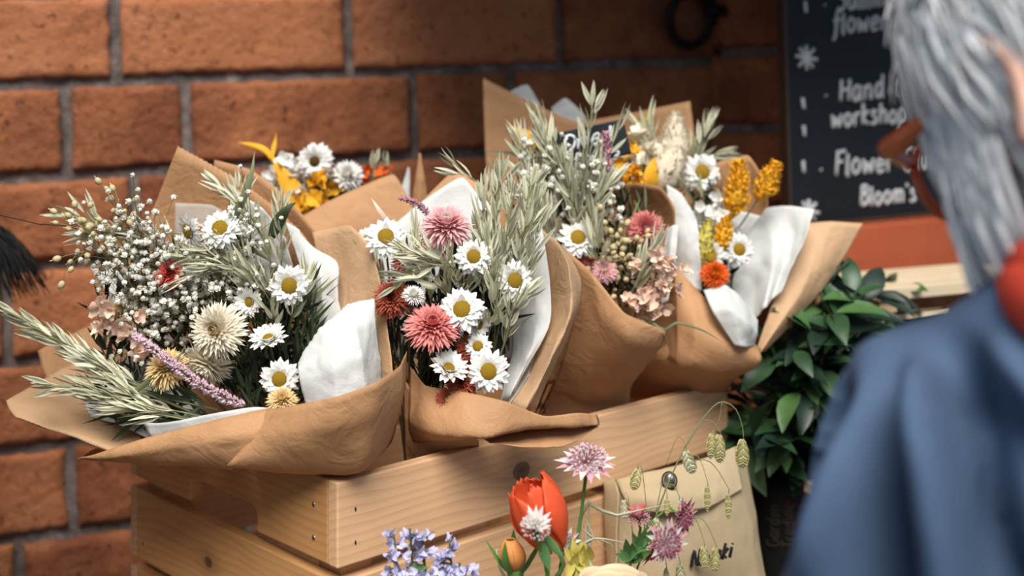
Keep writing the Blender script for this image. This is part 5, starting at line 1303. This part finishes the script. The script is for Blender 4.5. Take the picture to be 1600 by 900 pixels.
HC = P(1800, 112, .53)                              # head centre
hf = V((-.34, .90, -.46)).normalized(); hl = V((-.935, -.353, 0)).normalized(); hu = hl.cross(hf)
hu = hu if hu.z > 0 else -hu
MH = Matrix((hf, hl, hu)).transposed()             # local x = forward, y = left, z = up
px0 = V((HC.x+.005, HC.y-.01, 0))
pe = thing('person', 'grey-haired person in a blue shirt and red scarf, seen from behind at the right edge', 'person', px0)
NK = HC-hu*.085-hf*.02; CH1 = V((HC.x-.005, HC.y-.03, HC.z-.255)); PV = V((HC.x+.015, HC.y-.05, .86))
SL = P(1508, 750, .515); SR = V((SL.x+.285, SL.y+.09, SL.z+.0)); 
EL = SL+V((-.012, -.012, -.27)); ER = SR+V((.03, -.02, -.27)); WL = EL+V((-.03, .17, -.16)); WR = ER+V((-.06, .19, -.14))
def capsule(mb, pts, rads, n=18):
    """closed tapered limb with round ends"""
    pts = [V(p) for p in pts]; d0 = (pts[0]-pts[1]).normalized(); d1 = (pts[-1]-pts[-2]).normalized()
    P_, R_ = [], []
    for a in (1.0, .8, .5): P_.append(pts[0]+d0*rads[0]*a*.98); R_.append(max(rads[0]*math.sqrt(max(0, 1-a*a)), rads[0]*.08))
    P_ += pts; R_ += list(rads)
    for a in (.5, .8, 1.0): P_.append(pts[-1]+d1*rads[-1]*a*.98); R_.append(max(rads[-1]*math.sqrt(max(0, 1-a*a)), rads[-1]*.08))
    mb.tube(P_, R_, n)
def remeshed(mb, name, mat, parent, vox, smooth=8, fn=None):
    me = mb.mesh('tmp', mat); bm = bmesh.new(); bm.from_mesh(me); bmesh.ops.recalc_face_normals(bm, faces=bm.faces); bm.to_mesh(me); bm.free()
    t = bpy.data.objects.new('tmp', me); C.objects.link(t)
    m = t.modifiers.new('r', 'REMESH'); m.mode = 'VOXEL'; m.voxel_size = vox
    s = t.modifiers.new('s', 'SMOOTH'); s.iterations = smooth; s.factor = .5
    dg = bpy.context.evaluated_depsgraph_get(); dg.update()
    m2 = bpy.data.meshes.new_from_object(t.evaluated_get(dg)); bpy.data.objects.remove(t)
    out = MB(); out.v = [v.co.copy() for v in m2.vertices]; out.f = [tuple(p.vertices) for p in m2.polygons]; out.m = [0]*len(out.f)
    if fn: out.v = [fn(v.co.copy(), v.normal.copy()) for v in m2.vertices]
    return out.build(name, mat, parent)
mb = MB()
mb.ell(HC, (.094, .074, .100), 28, 20, 0, MH); mb.ell(HC+MH @ V((.030, 0, -.062)), (.062, .054, .062), 22, 16, 0, MH)
mb.ell(HC+MH @ V((.062, 0, -.094)), (.026, .030, .024), 14, 10, 0, MH)                 # chin
capsule(mb, [HC+MH @ V((.088, 0, .0)), HC+MH @ V((.104, 0, -.028))], [.008, .013], 10)       # nose
mb.ell(HC+MH @ V((.083, 0, -.060)), (.014, .024, .006), 12, 8, 0, MH); mb.ell(HC+MH @ V((.081, 0, -.070)), (.014, .022, .007), 12, 8, 0, MH)   # lips
for q in (1, -1):
    mb.ell(HC+MH @ V((.078, q*.030, -.002)), (.014, .016, .011), 12, 8, 0, MH)             # eyelids
    mb.ell(HC+MH @ V((.058, q*.044, -.038)), (.030, .024, .026), 12, 8, 0, MH)             # cheeks
    ear = [HC+MH @ V((-.006+.016*math.cos(a), q*(.086+.008*math.sin(a*.5)), -.016+.026*math.sin(a))) for a in (x*.5236 for x in range(-3, 9))]
    mb.tube(ear, [.0055]*len(ear), 8); mb.ell(HC+MH @ V((-.004, q*.079, -.016)), (.014, .012, .024), 12, 8, 0, MH)
capsule(mb, [HC-hu*.06-hf*.012, NK-hu*.03, CH1+V((0, 0, .11))], [.052, .052, .062])
capsule(mb, [CH1+V((0, 0, .08)), CH1, CH1.lerp(PV, .5), PV], [.052, .060, .068, .09])
for S_, E_, W_ in ((SL, EL, WL), (SR, ER, WR)):
    capsule(mb, [CH1+V((0, 0, .08)), S_], [.036, .030]); capsule(mb, [S_, S_.lerp(E_, .5), E_], [.032, .031, .030]); capsule(mb, [E_, E_.lerp(W_, .4), W_], [.031, .035, .024])
    d = (W_-E_).normalized(); up_ = V((0, 0, 1)); sd_ = d.cross(up_).normalized(); pd = sd_.cross(d)
    palm = W_+d*.05; capsule(mb, [W_, palm], [.024, .026], 12)
    for k, ll in enumerate((.066, .076, .070, .054)):
        r0 = palm+d*.018+sd_*(.021-.014*k); capsule(mb, [r0-d*.02, r0+d*ll*.45-pd*.004, r0+d*ll*.8-pd*.018, r0+d*ll*.95-pd*.032], [.0092, .0088, .0082, .0072], 8)
    q = 1 if S_ is SL else -1
    capsule(mb, [W_+d*.02, W_+d*.045+sd_*.032-pd*.01, W_+d*.075+sd_*.042-pd*.02], [.012, .0105, .0085], 8)
for q in (-1, 1):
    hp = PV+V((q*.085, q*.02, -.04)); kn = hp+V((0, .02, -.40)); an = V((kn.x, kn.y-.02, .09))
    capsule(mb, [hp, hp.lerp(kn, .5), kn], [.085, .072, .056]); capsule(mb, [kn, kn.lerp(an, .35), an], [.056, .054, .036]); capsule(mb, [an, V((an.x-.03, an.y+.12, .04))], [.036, .030])
remeshed(mb, 'body', M_skin, pe, .0042, 6)

FOLDS = ((1330, 565, -.30, 30, .017), (1398, 530, -.03, 34, .018), (1482, 525, .29, 44, .022), (1600, 600, .30, 40, .020), (1265, 700, -.22, 24, .010), (1700, 560, .3, 44, .018))
def fold(p, n):
    """hanging pleats of loose linen across the back and sleeve"""
    x = 800+p.x/max(p.y, .2)*F; y = HY+(CH-p.z)/max(p.y, .2)*F
    d = .0
    if n.y < .3:
        for x0, y0, sl, w, dep in FOLDS:
            k = max(0.0, min(1.0, (y-y0+50)/150)); k = k*k*(3-2*k)
            u = (x-(x0+sl*(y-y0))-10*math.sin(y*.012+x0))/w
            d += 1.5*k*dep*(-math.exp(-u*u)+.45*math.exp(-(abs(u)-2.0)**2))
    return p+n*(d+.004*nz(p, 14, 1)+.0015*nz(p, 9, 5))
mb = MB()
capsule(mb, [CH1+V((-.0, -.0, .125)), CH1+V((0, -.01, .085)), CH1, CH1.lerp(PV, .5), PV+V((0, 0, -.02))], [.056, .086, .122, .122, .130], 26)
for S_, E_, W_ in ((SL, EL, WL), (SR, ER, WR)):
    capsule(mb, [CH1+V((-.0, -.01, .100)), CH1.lerp(S_, .6)+V((0, -.008, .072)), S_], [.058, .058, .060], 20); capsule(mb, [S_+V((0, 0, .008)), S_.lerp(E_, .5), E_], [.062, .060, .052], 20); capsule(mb, [E_, E_.lerp(W_, .45)], [.052, .046], 16)
    capsule(mb, [S_, CH1.lerp(PV, .1)], [.062, .095], 18)
remeshed(mb, 'shirt', M_shirt, pe, .0036, 28, fold)
mb = MB()
for q in (-1, 1):
    hp = PV+V((q*.075, q*.02, -.01)); kn = hp+V((0, .02, -.42)); an = V((kn.x, kn.y-.02, .09)); capsule(mb, [hp, hp.lerp(kn, .5), kn, an], [.108, .092, .074, .062], 18)
remeshed(mb, 'trousers', M_trouser, pe, .010, 6)
for q in (-1, 1):
    kn = PV+V((q*.085, q*.02+.02, -.44)); mb = MB(); capsule(mb, [V((kn.x, kn.y-.04, .042)), V((kn.x-.015, kn.y+.05, .046)), V((kn.x-.035, kn.y+.13, .036))], [.042, .045, .036], 16); mb.build('shoe', M_shoe, pe)
# scarf wound round the neck
mb = MB(); sc = NK+hu*.002+V((-.010, -.006, 0))
for k, (r, dz, t) in enumerate(((.074, 0, .017), (.076, -.018, .018))):
    mb.tube([sc+V((r*math.cos(a), r*.9*math.sin(a), dz+.010*math.sin(a+2+k)+.004*math.sin(3*a))) for a in (6.2832*i/40 for i in range(41))], [t*(1+.15*math.sin(i*.9+k)) for i in range(41)], 12, cap=False)
mb.build('scarf', M_scarf, pe)
# hair: cap plus loose locks
rr = random.Random(19); hb = MB()
def capf(p):
    q = p.normalized(); return p*(1+.05*nz(q, 5, 2)+.035*nz(q, 11, 7))
cv = MB(); cv.ell(HC+MH @ V((-.012, 0, .012)), (.100, .088, .104), 40, 30, 0, MH, capf)
hair_cap = MB(); keep = []
for f in cv.f:
    c = sum((cv.v[i] for i in f), V())/4; l = MH.transposed() @ (c-HC)
    if (l.x < .045 and l.z > -.015) or l.x < -.02 or l.z > .062: keep.append(f)
hair_cap.v = cv.v; hair_cap.f = keep; hair_cap.m = [0]*len(keep)
for k in range(2600):
    z = rr.uniform(-.55, 1.0); a = rr.uniform(-math.pi, math.pi)
    d = V((math.sqrt(1-z*z)*math.cos(a), math.sqrt(1-z*z)*math.sin(a), z))
    if d.x > .55 and z < .55: continue
    if z < -.15 and d.x > .30: continue
    if abs(d.y) > .80 and -.55 < z < .08 and -.25 < d.x < .12: continue
    r0 = V((d.x*.094-.010, d.y*.082, d.z*.099+.012))
    tang = V((-.35*abs(d.x)-.25, d.y*.55, -1.0+.55*z)); tang = tang-d*tang.dot(d)
    if d.x > .05 and abs(d.y) > .35: tang = V((-.15, 0, -1)) - d*V((-.15, 0, -1)).dot(d)
    tang = tang.normalized() if tang.length > 1e-4 else V((-1, 0, 0))
    L_ = rr.uniform(.045, .085)+(.030 if z < .1 else 0); ph = rr.uniform(0, 6.28); pts = []
    sw = d.cross(tang)
    for i in range(7):
        t = i/6; q = r0+d*(.003+.008*math.sin(math.pi*t)*rr.uniform(.5, 1.2)+.004*t)+tang*L_*t-d*(L_*L_*t*t*3.6)
        q += sw*(.0055*math.sin(ph+5*t)*t); pts.append(HC+MH @ q)
    w0 = rr.uniform(.0009, .0019); hb.tube(pts, [w0, w0*1.1, w0*1.1, w0, w0*.8, w0*.55, w0*.2], 4, rr.choices((0, 1, 2), (.70, .24, .06))[0])
for q in (1, -1):                                   # side locks hanging in front of and behind the ears
    for k in range(620):
        x0 = rr.uniform(-.075, .052)
        if -.018 < x0 < .008 and rr.random() < .6: continue
        z0 = rr.uniform(-.01, .055); ln_ = rr.uniform(.075, .125); ph = rr.uniform(0, 6.28); pts = []
        for i in range(8):
            t = i/7; pts.append(HC+MH @ V((x0+.012*t*(1 if x0 > 0 else -.6)+.005*math.sin(ph+4*t)*t, q*(.082*math.sqrt(max(.2, 1-((x0+.01)/.115)**2))+.014*math.sin(math.pi*min(1, t*1.15))-.010*t+rr.uniform(-.001, .001)), z0-ln_*t)))
        w0 = rr.uniform(.0009, .0018); hb.tube(pts, [w0, w0*1.1, w0*1.1, w0, w0*.9, w0*.7, w0*.5, w0*.2], 4, rr.choices((0, 1, 2), (.72, .22, .06))[0])
b0 = len(hair_cap.v); hair_cap.v = hair_cap.v+hb.v; hair_cap.f = hair_cap.f+[tuple(i+b0 for i in f) for f in hb.f]; hair_cap.m = hair_cap.m+hb.m
ho = hair_cap.build('hair', [M_h1, M_h2, M_h3], pe)
# glasses
gl = MB()
for q in (1, -1):
    cc = V((.098, q*.034, -.010)); gl.tube([HC+MH @ (cc+V((-.006*abs(math.cos(a)), q*.024*math.cos(a), .021*math.sin(a)))) for a in (6.2832*i/24 for i in range(25))], .0022, 8, cap=False)
    gl.tube([HC+MH @ V(p) for p in ((.092, q*.060, -.002), (.080, q*.079, .0), (.03, q*.083, .0), (-.012, q*.084, .006), (-.03, q*.082, -.012))], [.0035, .005, .003, .0022, .002], 8)
gl.tube([HC+MH @ V(p) for p in ((.100, .012, -.006), (.103, 0, -.002), (.100, -.012, -.006))], .002, 8)
gl.build('glasses', M_specs, pe)
